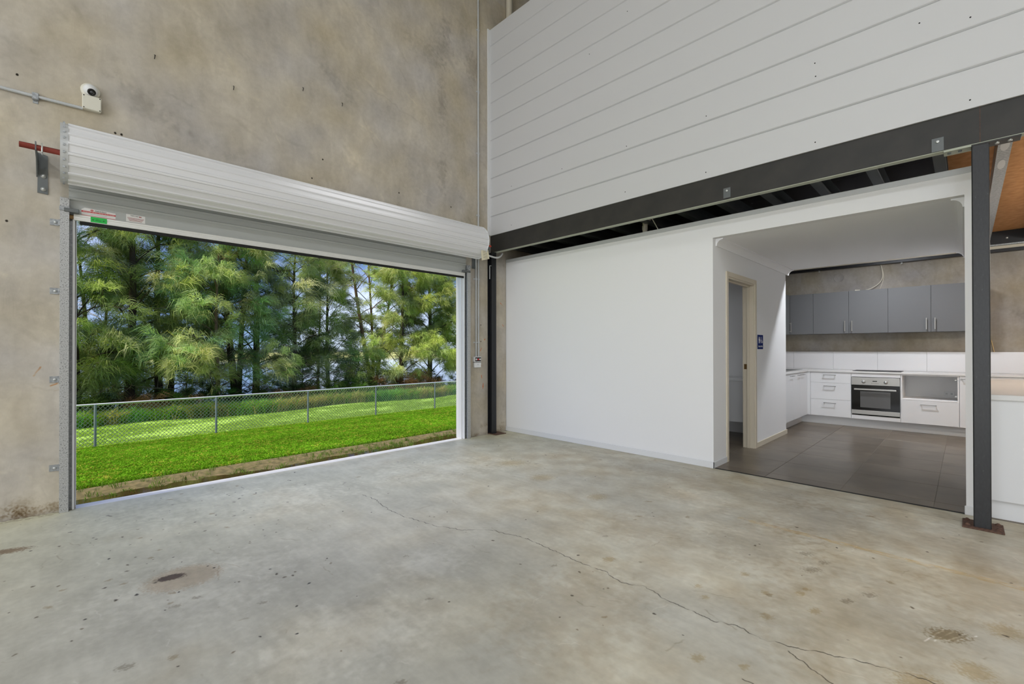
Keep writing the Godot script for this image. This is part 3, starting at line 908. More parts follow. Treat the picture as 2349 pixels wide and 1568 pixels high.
# ---------------------------------------------------------------- roller door
func build_roller_door() -> void:
	var yc := 2.707
	var zc := -4.72
	var r := 0.2157
	var o := thing("roller_door", Vector3(2.0, 2.25, -4.9), "white roller door wound up on its drum above the opening", "roller door")
	# drum skin: flat pans between small ribs
	var poly := []
	for k in 18:
		var a0 := deg_to_rad(25.0 + 20.0 * k)
		for s in [[-6.4, -0.001], [6.4, -0.001], [7.2, 0.004], [8.2, 0.009], [11.8, 0.009], [12.6, 0.003], [13.2, -0.004]]:
			var a: float = a0 + deg_to_rad(s[0] + 10.0)
			poly.append(Vector2(zc + cos(a) * (r - 0.005 + s[1]), yc + sin(a) * (r - 0.005 + s[1])))
	var st := S()
	ext(st, poly, 0, 0.022, 4.045)
	part(o, "drum_curtain", st, M.curtain_white)
	st = S()
	ext(st, circle(zc, yc, r - 0.002, 48), 0, -0.02, 0.022)
	part(o, "edge_strip", st, M.channel_grey)
	st = S()
	for k in 26:
		var a := TAU * k / 26.0
		var p := Vector3(0.0, yc + sin(a) * r, zc + cos(a) * r)
		box(st, -0.006, 0.006, p.y - 0.007, p.y + 0.007, p.z - 0.004, p.z + 0.004)
	part(o, "edge_clip", st, M.galvanised, "", "stuff")
	st = S()
	for ring in [[r + 0.006, 4.043, 4.052]]:
		ext(st, circle(zc, yc, ring[0], 48), 0, ring[1], ring[2], false)
	part(o, "end_ring", st, M.white_trim)
	st = S()
	tube(st, [Vector3(-0.226, yc, zc), Vector3(-0.02, yc, zc)], 0.021, 4)
	tube(st, [Vector3(4.05, yc, zc), Vector3(4.22, yc, zc)], 0.021, 4)
	part(o, "axle", st, M.red_steel, "red axle bar")
	# hanging curtain
	var front := []
	var back := []
	var z := -4.925
	var y := 2.31
	for k in 7:
		var yr := 2.434 + 0.0705 * k
		for s in [[-0.019, 0.0], [-0.012, 0.011], [0.001, 0.014], [0.008, 0.0]]:
			front.append(Vector2(z + s[1], yr + s[0]))
	poly = [Vector2(z, y)] + front + [Vector2(z, 2.90), Vector2(z - 0.003, 2.90), Vector2(z - 0.003, y)]
	st = S()
	ext(st, poly, 0, 0.028, 3.99)
	part(o, "hanging_curtain", st, M.curtain_back, "grey inner face of the hanging curtain")
	st = S()
	poly = [Vector2(z - 0.012, 2.262), Vector2(z + 0.013, 2.262), Vector2(z + 0.016, 2.266), Vector2(z + 0.016, 2.275), Vector2(z + 0.012, 2.279), Vector2(z + 0.012, 2.292), Vector2(z + 0.016, 2.296), Vector2(z + 0.016, 2.307), Vector2(z + 0.010, 2.313), Vector2(z - 0.012, 2.313)]
	ext(st, poly, 0, 0.055, 3.965)
	var rail := part(o, "bottom_rail", st, M.aluminium)
	part(rail, "rail_plug", B(0.03, 0.062, 2.268, 2.300, z - 0.008, z + 0.010, 0.002), M.brass)
	st = S()
	ext(st, rounded(z - 0.014, z + 0.004, 2.236, 2.264, 0.006, 3), 0, 0.09, 3.965)
	part(o, "rubber_seal", st, M.rubber)
	# labels on the curtain
	var zl := z + 0.0006
	var lab := part(o, "warning_label", plate([Vector2(0.099, 2.305), Vector2(0.302, 2.312), Vector2(0.302, 2.366), Vector2(0.118, 2.375), Vector2(0.099, 2.362)], zl), M.sticker_white, "white and red sticker with a red diamond")
	st = B(0.099, 0.302, 2.340, 2.352, zl + 0.0006, zl + 0.0010)
	box(st, 0.099, 0.302, 2.308, 2.318, zl + 0.0006, zl + 0.0010)
	part(lab, "red_band", st, M.sticker_red)
	part(lab, "red_diamond", plate([Vector2(0.148, 2.361), Vector2(0.160, 2.369), Vector2(0.172, 2.361), Vector2(0.160, 2.353)], zl + 0.0006), M.sticker_red)
	lettering(lab, "lettering", "B&D", 0.0045, 0.010, M.sticker_white, Vector3(0.160, 2.361, zl + 0.0018))
	lettering(lab, "lettering", "Roll-A-Door", 0.011, 0.068, M.ink, Vector3(0.213, 2.360, zl + 0.0012))
	lettering(lab, "lettering", "IMPORTANT: DO NOT GREASE OR OIL GUIDES", 0.007, 0.188, M.sticker_white, Vector3(0.201, 2.346, zl + 0.0014))
	part(lab, "print_line", B(0.15, 0.25, 2.328, 2.331, zl + 0.0006, zl + 0.0009), M.curtain_back)
	lab = part(o, "service_label", plate([Vector2(0.368, 2.317), Vector2(0.492, 2.317), Vector2(0.492, 2.379), Vector2(0.368, 2.379)], zl), M.sticker_white, "small white installer sticker")
	lettering(lab, "lettering", "East Coast", 0.010, 0.050, M.ink, Vector3(0.422, 2.370, zl + 0.0012))
	part(lab, "emblem", plate([Vector2(0.450, 2.364), Vector2(0.470, 2.364), Vector2(0.464, 2.372), Vector2(0.459, 2.369), Vector2(0.455, 2.375)], zl + 0.0006), M.ink_red)
	st = S()
	for k in 4:
		box(st, 0.376 + k * 0.004, 0.485 - k * 0.005, 2.349 - k * 0.0075, 2.352 - k * 0.0075, zl + 0.0006, zl + 0.0009)
	part(lab, "print_line", st, M.ink_red, "", "stuff")
	zl = z + 0.0162
	lab = part(o, "green_label", plate([Vector2(0.152, 2.266), Vector2(0.249, 2.266), Vector2(0.249, 2.308), Vector2(0.152, 2.308)], zl), M.sticker_green, "bright green sticker on the bottom rail")
	for xx in [0.166, 0.229]:
		part(lab, "diamond", plate([Vector2(xx - 0.007, 2.284), Vector2(xx, 2.2885), Vector2(xx + 0.007, 2.284), Vector2(xx, 2.2795)], zl + 0.0006), M.ink_green)
	st = B(0.18, 0.215, 2.281, 2.285, zl + 0.0006, zl + 0.0009)
	box(st, 0.182, 0.198, 2.292, 2.294, zl + 0.0006, zl + 0.0009)
	part(lab, "print_line", st, M.ink_green)
	# guide tracks
	for side in [0, 1]:
		var mir := func(x: float) -> float:
			return x if side == 0 else 4.018 - x
		var top := 2.42
		var t := thing("guide_track", Vector3(mir.call(0.02), 0, -4.93), ["galvanised steel guide track with a speckled face on the concrete wall beside the bare pier", "galvanised steel guide track next to the wall conduits"][side], "guide track")
		st = S()
		box(st, mir.call(-0.021), mir.call(0.031), 0.0, top, -4.884, -4.88, 0.001)
		part(t, "face_flange", st, M.galvanised_speckled)
		st = S()
		box(st, mir.call(-0.021), mir.call(-0.018), 0.0, top, -4.975, -4.884)
		box(st, mir.call(0.028), mir.call(0.031), 0.0, top, -4.906, -4.884)
		part(t, "channel_side", st, M.galvanised)
		st = S()
		box(st, mir.call(-0.018), mir.call(0.052), 0.0, top, -4.975, -4.945)
		part(t, "back_flange", st, M.galvanised)
		st = S()
		box(st, mir.call(0.049), mir.call(0.064), 0.0, 2.27, -4.975, -4.918, 0.002)
		part(t, "weather_strip", st, M.white_trim)
		if side == 0:
			for yy in [2.236, 1.703, 1.019, 0.335]:
				st = B(-0.076, -0.021, yy - 0.024, yy + 0.024, -4.975, -4.969, 0.001)
				var cl := part(t, "wall_cleat", st, M.galvanised)
				st = S()
				lathe(st, [Vector2(0.011, 0.0), Vector2(0.011, 0.004), Vector2(0.006, 0.009), Vector2(0.0, 0.009)], Vector3(-0.046, yy, -4.969), Basis.IDENTITY, 10)
				part(cl, "bolt", st, M.zinc)
				part(cl, "tab", B(-0.030, -0.021, yy - 0.022, yy + 0.022, -4.969, -4.945, 0.001), M.galvanised)
			st = B(0.0, 0.086, 2.312, 2.342, -4.905, -4.872, 0.003)
			part(t, "stop_block", st, M.galvanised_dark)
			st = B(-0.025, 0.034, 2.318, 2.35, -4.886, -4.874, 0.003)
			part(t, "tape_wrap", st, M.galvanised)
		else:
			part(t, "stop_block", B(3.90, 4.035, 2.312, 2.342, -4.905, -4.872, 0.003), M.galvanised_dark)
			st = S()
			ext(st, [Vector2(3.975, 2.36), Vector2(4.005, 2.345), Vector2(4.045, 2.405), Vector2(4.015, 2.42)], 2, -4.90, -4.868)
			part(t, "latch_tab", st, M.galvanised)
	# wall bracket that carries the axle
	var b := thing("axle_bracket", Vector3(-0.115, 2.44, -4.97), "galvanised bracket bolted to the concrete wall holding the red axle bar", "bracket")
	st = S()
	ext(st, [Vector2(-0.143, 2.444), Vector2(-0.086, 2.440), Vector2(-0.088, 2.735), Vector2(-0.146, 2.75), Vector2(-0.148, 2.66), Vector2(-0.141, 2.645)], 2, -4.975, -4.967)
	part(b, "wall_plate", st, M.galvanised_dark)
	st = S()
	ext(st, [Vector2(-4.967, 2.56), Vector2(-4.967, 2.745), Vector2(-4.70, 2.745), Vector2(-4.70, 2.685), Vector2(-4.86, 2.67)], 0, -0.148, -0.141)
	part(b, "arm", st, M.galvanised_dark)
	for yy in [2.575, 2.475]:
		st = S()
		lathe(st, [Vector2(0.016, 0.0), Vector2(0.016, 0.004), Vector2(0.010, 0.006), Vector2(0.009, 0.018), Vector2(0.0, 0.018)], Vector3(-0.11, yy, -4.967), Basis.IDENTITY, 12)
		part(b, "bolt", st, M.zinc)
	st = S()
	tube(st, [Vector3(-0.112, yc - 0.035, zc + 0.027), Vector3(-0.112, yc + 0.028, zc + 0.027), Vector3(-0.112, yc + 0.028, zc - 0.03), Vector3(-0.112, yc - 0.035, zc - 0.03)], 0.005, 6)
	part(b, "saddle_bolt", st, M.zinc)
	b = thing("axle_bracket", Vector3(4.17, 2.44, -4.97), "dark bracket and red release lever at the drum end beside the corner column", "bracket")
	part(b, "wall_plate", B(4.14, 4.20, 2.40, 2.74, -4.975, -4.967, 0.001), M.galvanised_dark)
	part(b, "arm", B(4.14, 4.147, 2.60, 2.74, -4.967, -4.69, 0.001), M.galvanised_dark)
	part(b, "release_lever", B(4.20, 4.292, 2.688, 2.712, -4.74, -4.72, 0.006), M.red_plastic, "red plastic lever")
	part(b, "lever_box", B(4.175, 4.262, 2.60, 2.69, -4.75, -4.715, 0.004), M.galvanised_dark)
	st = S()
	ext(st, [Vector2(3.955, 2.565), Vector2(4.085, 2.592), Vector2(4.105, 2.475), Vector2(3.97, 2.435)], 2, -4.561, -4.560)
	var tg := part(b, "paper_tag", st, M.tag_cream, "cream paper tag hanging from the drum end")
	st = S()
	for k in 5:
		box(st, 3.985 + k * 0.003, 4.065 + k * 0.003, 2.56 - k * 0.021, 2.564 - k * 0.021, -4.560, -4.5595)
	part(tg, "print_line", st, M.ink, "", "stuff")

func circle(x: float, y: float, r: float, n: int) -> Array:
	var p := []
	for k in n:
		p.append(Vector2(x + cos(TAU * k / n) * r, y + sin(TAU * k / n) * r))
	return p

func plate(poly: Array, z: float) -> SurfaceTool:
	var st := S()
	ext(st, poly, 2, z, z + 0.0006)
	return st

# ---------------------------------------------------------------- fittings on the concrete wall
func build_wall_fittings() -> void:
	var zw := -4.975
	var o := thing("security_camera", Vector3(0.152, 3.30, zw), "white dome security camera on the concrete wall above the roller door", "camera")
	var ax := Basis.IDENTITY
	var st := S()
	lathe(st, [Vector2(0.058, 0.0), Vector2(0.060, 0.012), Vector2(0.056, 0.022), Vector2(0.040, 0.026)], Vector3(0.150, 3.330, zw), ax, 32)
	part(o, "base", st, M.beige_plastic)
	var look := Basis.looking_at(-Vector3(0.12, -0.55, 0.83), Vector3.UP)
	st = S()
	var prof := []
	for k in 9:
		var a := PI / 2 * k / 8.0
		prof.append(Vector2(0.046 * cos(a), 0.046 * sin(a)))
	prof.resize(7)
	prof.append(Vector2(0.024, 0.0405))
	lathe(st, [Vector2(0.03, -0.03), Vector2(0.046, -0.012)] + prof, Vector3(0.151, 3.328, zw + 0.024), look, 32)
	part(o, "dome", st, M.white_plastic)
	st = S()
	lathe(st, [Vector2(0.026, 0.036), Vector2(0.026, 0.0425), Vector2(0.021, 0.045), Vector2(0.013, 0.043), Vector2(0.012, 0.0405), Vector2(0.0, 0.0405)], Vector3(0.151, 3.328, zw + 0.024), look, 28)
	var face := part(o, "lens_face", st, M.black_gloss, "black lens face")
	st = S()
	lathe(st, [Vector2(0.011, 0.040), Vector2(0.009, 0.043), Vector2(0.0, 0.045)], Vector3(0.151, 3.328, zw + 0.024), look, 20)
	part(face, "lens", st, M.lens_grey)
	# junction box
	o = thing("junction_box", Vector3(0.158, 3.17, zw), "beige square junction box under the security camera", "junction box")
	part(o, "body", B(0.103, 0.2125, 3.167, 3.278, zw, zw + 0.04, 0.006), M.beige_plastic)
	part(o, "lid", B(0.101, 0.2145, 3.165, 3.280, zw + 0.04, zw + 0.052, 0.005), M.beige_plastic)
	for p in [[0.111, 3.27], [0.205, 3.27], [0.111, 3.175], [0.205, 3.175]]:
		st = S()
		lathe(st, [Vector2(0.0045, 0.0), Vector2(0.004, 0.001), Vector2(0.0, 0.001)], Vector3(p[0], p[1], zw + 0.052), ax, 10)
		part(o, "screw", st, M.black_matt)
	# corrugated conduit
	o = thing("corrugated_conduit", Vector3(-0.3, 3.17, zw), "grey corrugated conduit running along the wall to the junction box", "conduit")
	st = S()
	var pts := []
	var rad := []
	for k in 130:
		var x := -1.0 + 1.105 * k / 129.0
		pts.append(Vector3(x, 3.176 - 0.012 * sin((x + 1.0) * 2.6) + 0.0, zw + 0.016))
		rad.append(0.0125 if k % 2 else 0.0105)
	tube(st, pts, rad, 10)
	part(o, "hose", st, M.conduit_grey)
	st = S()
	box(st, -0.172, -0.135, 3.14, 3.192, zw, zw + 0.030, 0.004)
	box(st, -0.168, -0.139, 3.118, 3.14, zw, zw + 0.004, 0.001)
	part(o, "saddle_clip", st, M.galvanised)
	# two straight conduits to the door control
	o = thing("wall_conduit", Vector3(4.245, 1.14, zw), "tall straight grey conduit rising from the control box to the roof", "conduit")
	st = S()
	tube(st, [Vector3(4.252, 1.135, zw + 0.015), Vector3(4.252, 7.55, zw + 0.015)], 0.0115, 10)
	part(o, "tube", st, M.conduit_grey)
	for yy in [5.87, 4.975, 4.08, 3.18, 2.256, 1.344]:
		st = B(4.225, 4.285, yy - 0.01, yy + 0.01, zw, zw + 0.006, 0.001)
		box(st, 4.238, 4.267, yy - 0.01, yy + 0.01, zw, zw + 0.029, 0.004)
		part(o, "saddle_clip", st, M.conduit_grey)
	o = thing("wall_conduit", Vector3(4.21, 1.14, zw), "short grey conduit from the control box up behind the drum", "conduit")
	st = S()
	tube(st, [Vector3(4.207, 1.135, zw + 0.015), Vector3(4.207, 2.62, zw + 0.015)], 0.0115, 10)
	part(o, "tube", st, M.conduit_grey)
	for yy in [2.256, 1.344]:
		st = B(4.165, 4.222, yy - 0.01, yy + 0.01, zw, zw + 0.006, 0.001)
		box(st, 4.193, 4.222, yy - 0.01, yy + 0.01, zw, zw + 0.029, 0.004)
		part(o, "saddle_clip", st, M.conduit_grey)
	o = thing("door_control", Vector3(4.21, 1.06, zw), "white door control box with dark push buttons at the end of the conduits", "control box")
	part(o, "body", B(4.15, 4.278, 1.062, 1.14, zw, zw + 0.05, 0.005), M.white_plastic)
	part(o, "button_plate", B(4.160, 4.268, 1.072, 1.130, zw + 0.05, zw + 0.052), M.ink)
	for k in 3:
		st = S()
		lathe(st, [Vector2(0.013, 0.0), Vector2(0.012, 0.008), Vector2(0.0, 0.009)], Vector3(4.180 + k * 0.034, 1.101, zw + 0.052), ax, 14)
		part(o, "push_button", st, [M.sticker_white, M.sticker_red, M.sticker_white][k])
	o = thing("power_outlet", Vector3(4.22, 0.98, zw), "white power outlet directly under the door control box", "power outlet")
	part(o, "plate", B(4.162, 4.29, 0.983, 1.056, zw, zw + 0.034, 0.006), M.white_plastic)
	part(o, "switch", B(4.217, 4.232, 1.018, 1.034, zw + 0.034, zw + 0.039, 0.002), M.conduit_grey)
	# curved conduit from the drum to the column
	off = Vector3(4.45, 2.6, -4.9)
	st = S()
	pts = []
	for p in [[4.30, 2.612], [4.42, 2.596], [4.50, 2.592], [4.565, 2.604], [4.61, 2.632], [4.64, 2.672]]:
		pts.append(Vector3(p[0], p[1], -4.865))
	tube(st, smooth_path(pts, 4), 0.0125, 10)
	solo("bent_conduit", st, M.white_plastic, "white bent conduit crossing in front of the corner column under the beam", "conduit")
	# downpipes above the board wall
	off = Vector3(4.85, 6.0, zw)
	st = S()
	tube(st, [Vector3(4.845, 2.95, zw + 0.055), Vector3(4.845, 7.6, zw + 0.055)], 0.05, 14)
	solo("downpipe", st, M.pipe_beige, "beige downpipe in the corner above the board wall", "pipe")
	off = Vector3(4.94, 6.0, zw)
	st = S()
	tube(st, [Vector3(4.925, 2.95, zw + 0.022), Vector3(4.925, 7.6, zw + 0.022)], 0.02, 10)
	solo("downpipe", st, M.conduit_grey, "thin grey pipe beside the beige downpipe above the board wall", "pipe")

func smooth_path(pts: Array, sub: int) -> Array:
	var out := []
	for i in pts.size() - 1:
		var p0: Vector3 = pts[maxi(i - 1, 0)]
		var p3: Vector3 = pts[mini(i + 2, pts.size() - 1)]
		for k in sub:
			out.append((pts[i] as Vector3).cubic_interpolate(pts[i + 1], p0, p3, float(k) / sub))
	out.append(pts[-1])
	return out

# ---------------------------------------------------------------- partition, corridor, toilet
func build_partition() -> void:
	var o := thing("wall_right", Vector3(4.86, 0, -2.5), "white plasterboard partition under the beam with the wide kitchen opening", "wall", "", "structure")
	var st := S()
	box(st, 4.82, 4.91, 0.0, 2.575, -4.972, -1.86)
	box(st, 4.82, 4.91, 2.41, 2.575, -1.86, 0.0)
	box(st, 4.82, 4.91, 0.0, 2.575, 0.0, 0.09)
	part(o, "plasterboard", st, M.white_plaster)
	st = S()
	box(st, 4.816, 4.914, 2.568, 2.616, -4.972, 0.09, 0.002)
	part(o, "top_channel", st, M.channel_grey, "grey metal channel along the top")
	part(o, "edge_bead", B(4.8175, 4.8235, 0.0, 2.57, -4.974, -4.968, 0.001), M.channel_grey)
	st = B(4.807, 4.82, 0.0, 0.067, -4.972, -1.847, 0.003)
	box(st, 4.807, 5.168, 0.0, 0.067, -1.86, -1.847, 0.003)
	solo_at("baseboard_right", st, M.white_trim, "white skirting board along the foot of the partition", "skirting board")
	st = B(4.807, 4.82, 0.0, 0.067, -0.008, 0.10, 0.003)
	solo_at("baseboard_jamb", st, M.white_trim, "short white skirting at the foot of the opening jamb by the column", "skirting board")
	off = Vector3.ZERO
	st = S()
	box(st, 4.91, 7.65, 0.0, 2.575, 0.0, 0.09)
	solo("wall_kitchen_end", st, M.white_plaster, "white stub wall that closes the kitchen opening beside the column", "wall", "", "structure")
	st = S()
	box(st, 4.91, 5.225, 0.0, 2.575, -1.97, -1.86)
	box(st, 6.12, 7.53, 0.0, 2.575, -1.97, -1.86)
	box(st, 5.225, 6.12, 2.05, 2.575, -1.97, -1.86)
	solo("wall_corridor", st, M.white_plaster, "white side wall with the toilet doorway inside the kitchen opening", "wall", "", "structure")
	solo("baseboard_corridor", B(6.18, 7.542, 0.0, 0.067, -1.86, -1.847, 0.003), M.cream_paint, "cream skirting board between the toilet door and the kitchen", "skirting board", "", "structure")
	o = thing("ceiling", Vector3(6.2, 2.41, -0.93), "flat white plasterboard ceiling between the opening and the kitchen", "ceiling", "", "structure")
	part(o, "plasterboard", B(4.91, 7.655, 2.41, 2.425, -1.86, 0.0), M.white_ceiling)
	for side in [0, 1]:
		var cove := []
		for k in 7:
			var a := PI / 2 * k / 6.0
			cove.append(Vector2(0.075 - 0.065 * cos(a), -0.075 + 0.065 * sin(a)))
		var pl := [Vector2(0.0, 0.0), Vector2(0.0, -0.075)] + cove + [Vector2(0.075, 0.0)]
		var q := []
		for v: Vector2 in pl:
			q.append(Vector2(-1.86 + v.x if side == 0 else 0.0 - v.x, 2.41 + v.y))
		st = S()
		ext(st, q, 0, 4.895, 7.66)
		part(o, "cove_cornice", st, M.white_ceiling)
	off = Vector3.ZERO
	solo("trim_tile_edge", B(4.822, 4.837, -0.02, 0.006, -1.87, 0.012, 0.001), M.edge_black, "black strip along the tile edge at the kitchen opening", "trim", "", "structure")
	# door frame
	o = thing("door_1", Vector3(5.67, 0, -1.86), "cream door frame of the toilet doorway in the side wall", "door frame", "", "structure")
	var zf := -1.845
	st = B(5.168, 5.225, 0.0, 2.105, -1.86, zf, 0.004)
	part(o, "architrave", st, M.cream_paint)
	part(o, "architrave", B(6.12, 6.178, 0.0, 2.105, -1.86, zf, 0.004), M.cream_paint)
	part(o, "architrave", B(5.225, 6.12, 2.05, 2.105, -1.86, zf, 0.004), M.cream_paint)
	st = B(5.225, 5.245, 0.0, 2.05, -1.975, -1.855, 0.001)
	part(o, "jamb", st, M.cream_paint)
	part(o, "jamb", B(6.10, 6.12, 0.0, 2.05, -1.975, -1.855, 0.001), M.cream_paint)
	part(o, "head_jamb", B(5.245, 6.10, 2.03, 2.05, -1.975, -1.855, 0.001), M.cream_paint)
	st = B(6.085, 6.10, 0.0, 2.03, -1.935, -1.905, 0.001)
	box(st, 5.245, 5.26, 0.0, 2.03, -1.935, -1.905, 0.001)
	box(st, 5.245, 6.10, 2.015, 2.03, -1.935, -1.905, 0.001)
	part(o, "door_stop", st, M.cream_paint)
	part(o, "strike_plate", B(6.0975, 6.10, 0.99, 1.055, -1.972, -1.94, 0.0005), M.brass, "brass strike plate")
	part(o, "back_architrave", B(6.10, 6.155, 0.0, 2.105, -1.99, -1.975, 0.003), M.cream_paint)
	# sign
	o = thing("toilet_sign", Vector3(6.35, 1.25, -1.86), "small blue toilet sign with white figures beside the toilet door", "sign")
	part(o, "sign_plate", B(6.243, 6.458, 1.243, 1.425, -1.86, -1.856, 0.001), M.sign_blue)
	for k in 2:
		var x := 6.292 + k * 0.042
		st = S()
		lathe(st, [Vector2(0.008, 0.0), Vector2(0.008, 0.001), Vector2(0.0, 0.001)], Vector3(x, 1.392, -1.856), Basis.IDENTITY, 12)
		if k == 0:
			box(st, x - 0.013, x + 0.013, 1.352, 1.381, -1.856, -1.855)
			box(st, x - 0.009, x - 0.001, 1.318, 1.352, -1.856, -1.855)
			box(st, x + 0.001, x + 0.009, 1.318, 1.352, -1.856, -1.855)
		else:
			ext(st, [Vector2(x - 0.008, 1.381), Vector2(x + 0.008, 1.381), Vector2(x + 0.017, 1.343), Vector2(x - 0.017, 1.343)], 2, -1.856, -1.855)
			box(st, x - 0.007, x - 0.001, 1.318, 1.343, -1.856, -1.855)
			box(st, x + 0.001, x + 0.007, 1.318, 1.343, -1.856, -1.855)
		part(o, "figure_symbol", st, M.sign_white)
	st = S()
	var arc := []
	for k in 13:
		var a := deg_to_rad(120 + 230.0 * k / 12)
		arc.append(Vector3(6.403 + cos(a) * 0.019, 1.341 + sin(a) * 0.019, -1.8555))
	tube(st, arc, 0.003, 5)
	tube(st, [Vector3(6.397, 1.384, -1.8555), Vector3(6.399, 1.352, -1.8555), Vector3(6.415, 1.350, -1.8555), Vector3(6.425, 1.328, -1.8555)], 0.0032, 5)
	lathe(st, [Vector2(0.006, 0.0), Vector2(0.006, 0.001), Vector2(0.0, 0.001)], Vector3(6.396, 1.395, -1.856), Basis.IDENTITY, 10)
	part(o, "wheelchair_symbol", st, M.sign_white)
	lettering(o, "lettering", "Unisex Toilet", 0.022, 0.165, M.sign_white, Vector3(6.35, 1.278, -1.8553))
	# toilet room
	off = Vector3.ZERO
	solo("wall_toilet", B(7.12, 7.2, 0.0, 2.575, -4.972, -1.97), M.white_plaster, "pale wall at the end of the toilet room seen through the doorway", "wall", "", "structure")
	solo("ceiling_toilet", B(4.91, 7.53, 2.41, 2.425, -4.972, -1.97), M.white_ceiling, "white ceiling over the toilet room", "ceiling", "", "structure")
	o = thing("vanity_unit", Vector3(6.85, 0.24, -2.5), "white wall-hung vanity unit seen through the toilet doorway", "vanity")
	part(o, "cabinet", B(6.61, 7.118, 0.235, 0.80, -3.25, -2.02, 0.002), M.laminate_white)
	part(o, "basin_top", B(6.60, 7.118, 0.80, 0.838, -3.26, -2.01, 0.006), M.white_plastic)
	st = S()
	lathe(st, [Vector2(0.016, 0.0), Vector2(0.014, 0.10), Vector2(0.0, 0.105)], Vector3(7.0, 0.838, -2.82), Basis(Vector3.RIGHT, Vector3.FORWARD, Vector3.UP), 12)
	tube(st, [Vector3(7.0, 0.90, -2.82), Vector3(6.88, 0.915, -2.82)], 0.008, 8)
	part(o, "tap", st, M.stainless)

func solo_at(called: String, st: SurfaceTool, m: Material, label: String, category: String) -> void:
	var o := solo(called, st, m, label, category, "", "structure")
	o.position = off

# ---------------------------------------------------------------- kitchen
func bar_handle_x(parent: Node, xf: float, y: float, z0: float, z1: float) -> void:
	var st := S()
	box(st, xf - 0.034, xf - 0.026, y - 0.005, y + 0.005, z0, z1, 0.0015)
	for z in [z0 + 0.012, z1 - 0.012]:
		box(st, xf - 0.027, xf, y - 0.004, y + 0.004, z - 0.005, z + 0.005)
	part(parent, "handle", st, M.stainless_dull)

func drawer(parent: Node, xf: float, y0: float, y1: float, z0: float, z1: float, hy: float, hz0: float, hz1: float) -> void:
	var d := part(parent, "drawer", B(xf, xf + 0.018, y0 + 0.0015, y1 - 0.0015, z0 + 0.0015, z1 - 0.0015, 0.0012), M.laminate_white)
	bar_handle_x(d, xf, hy, hz0, hz1)

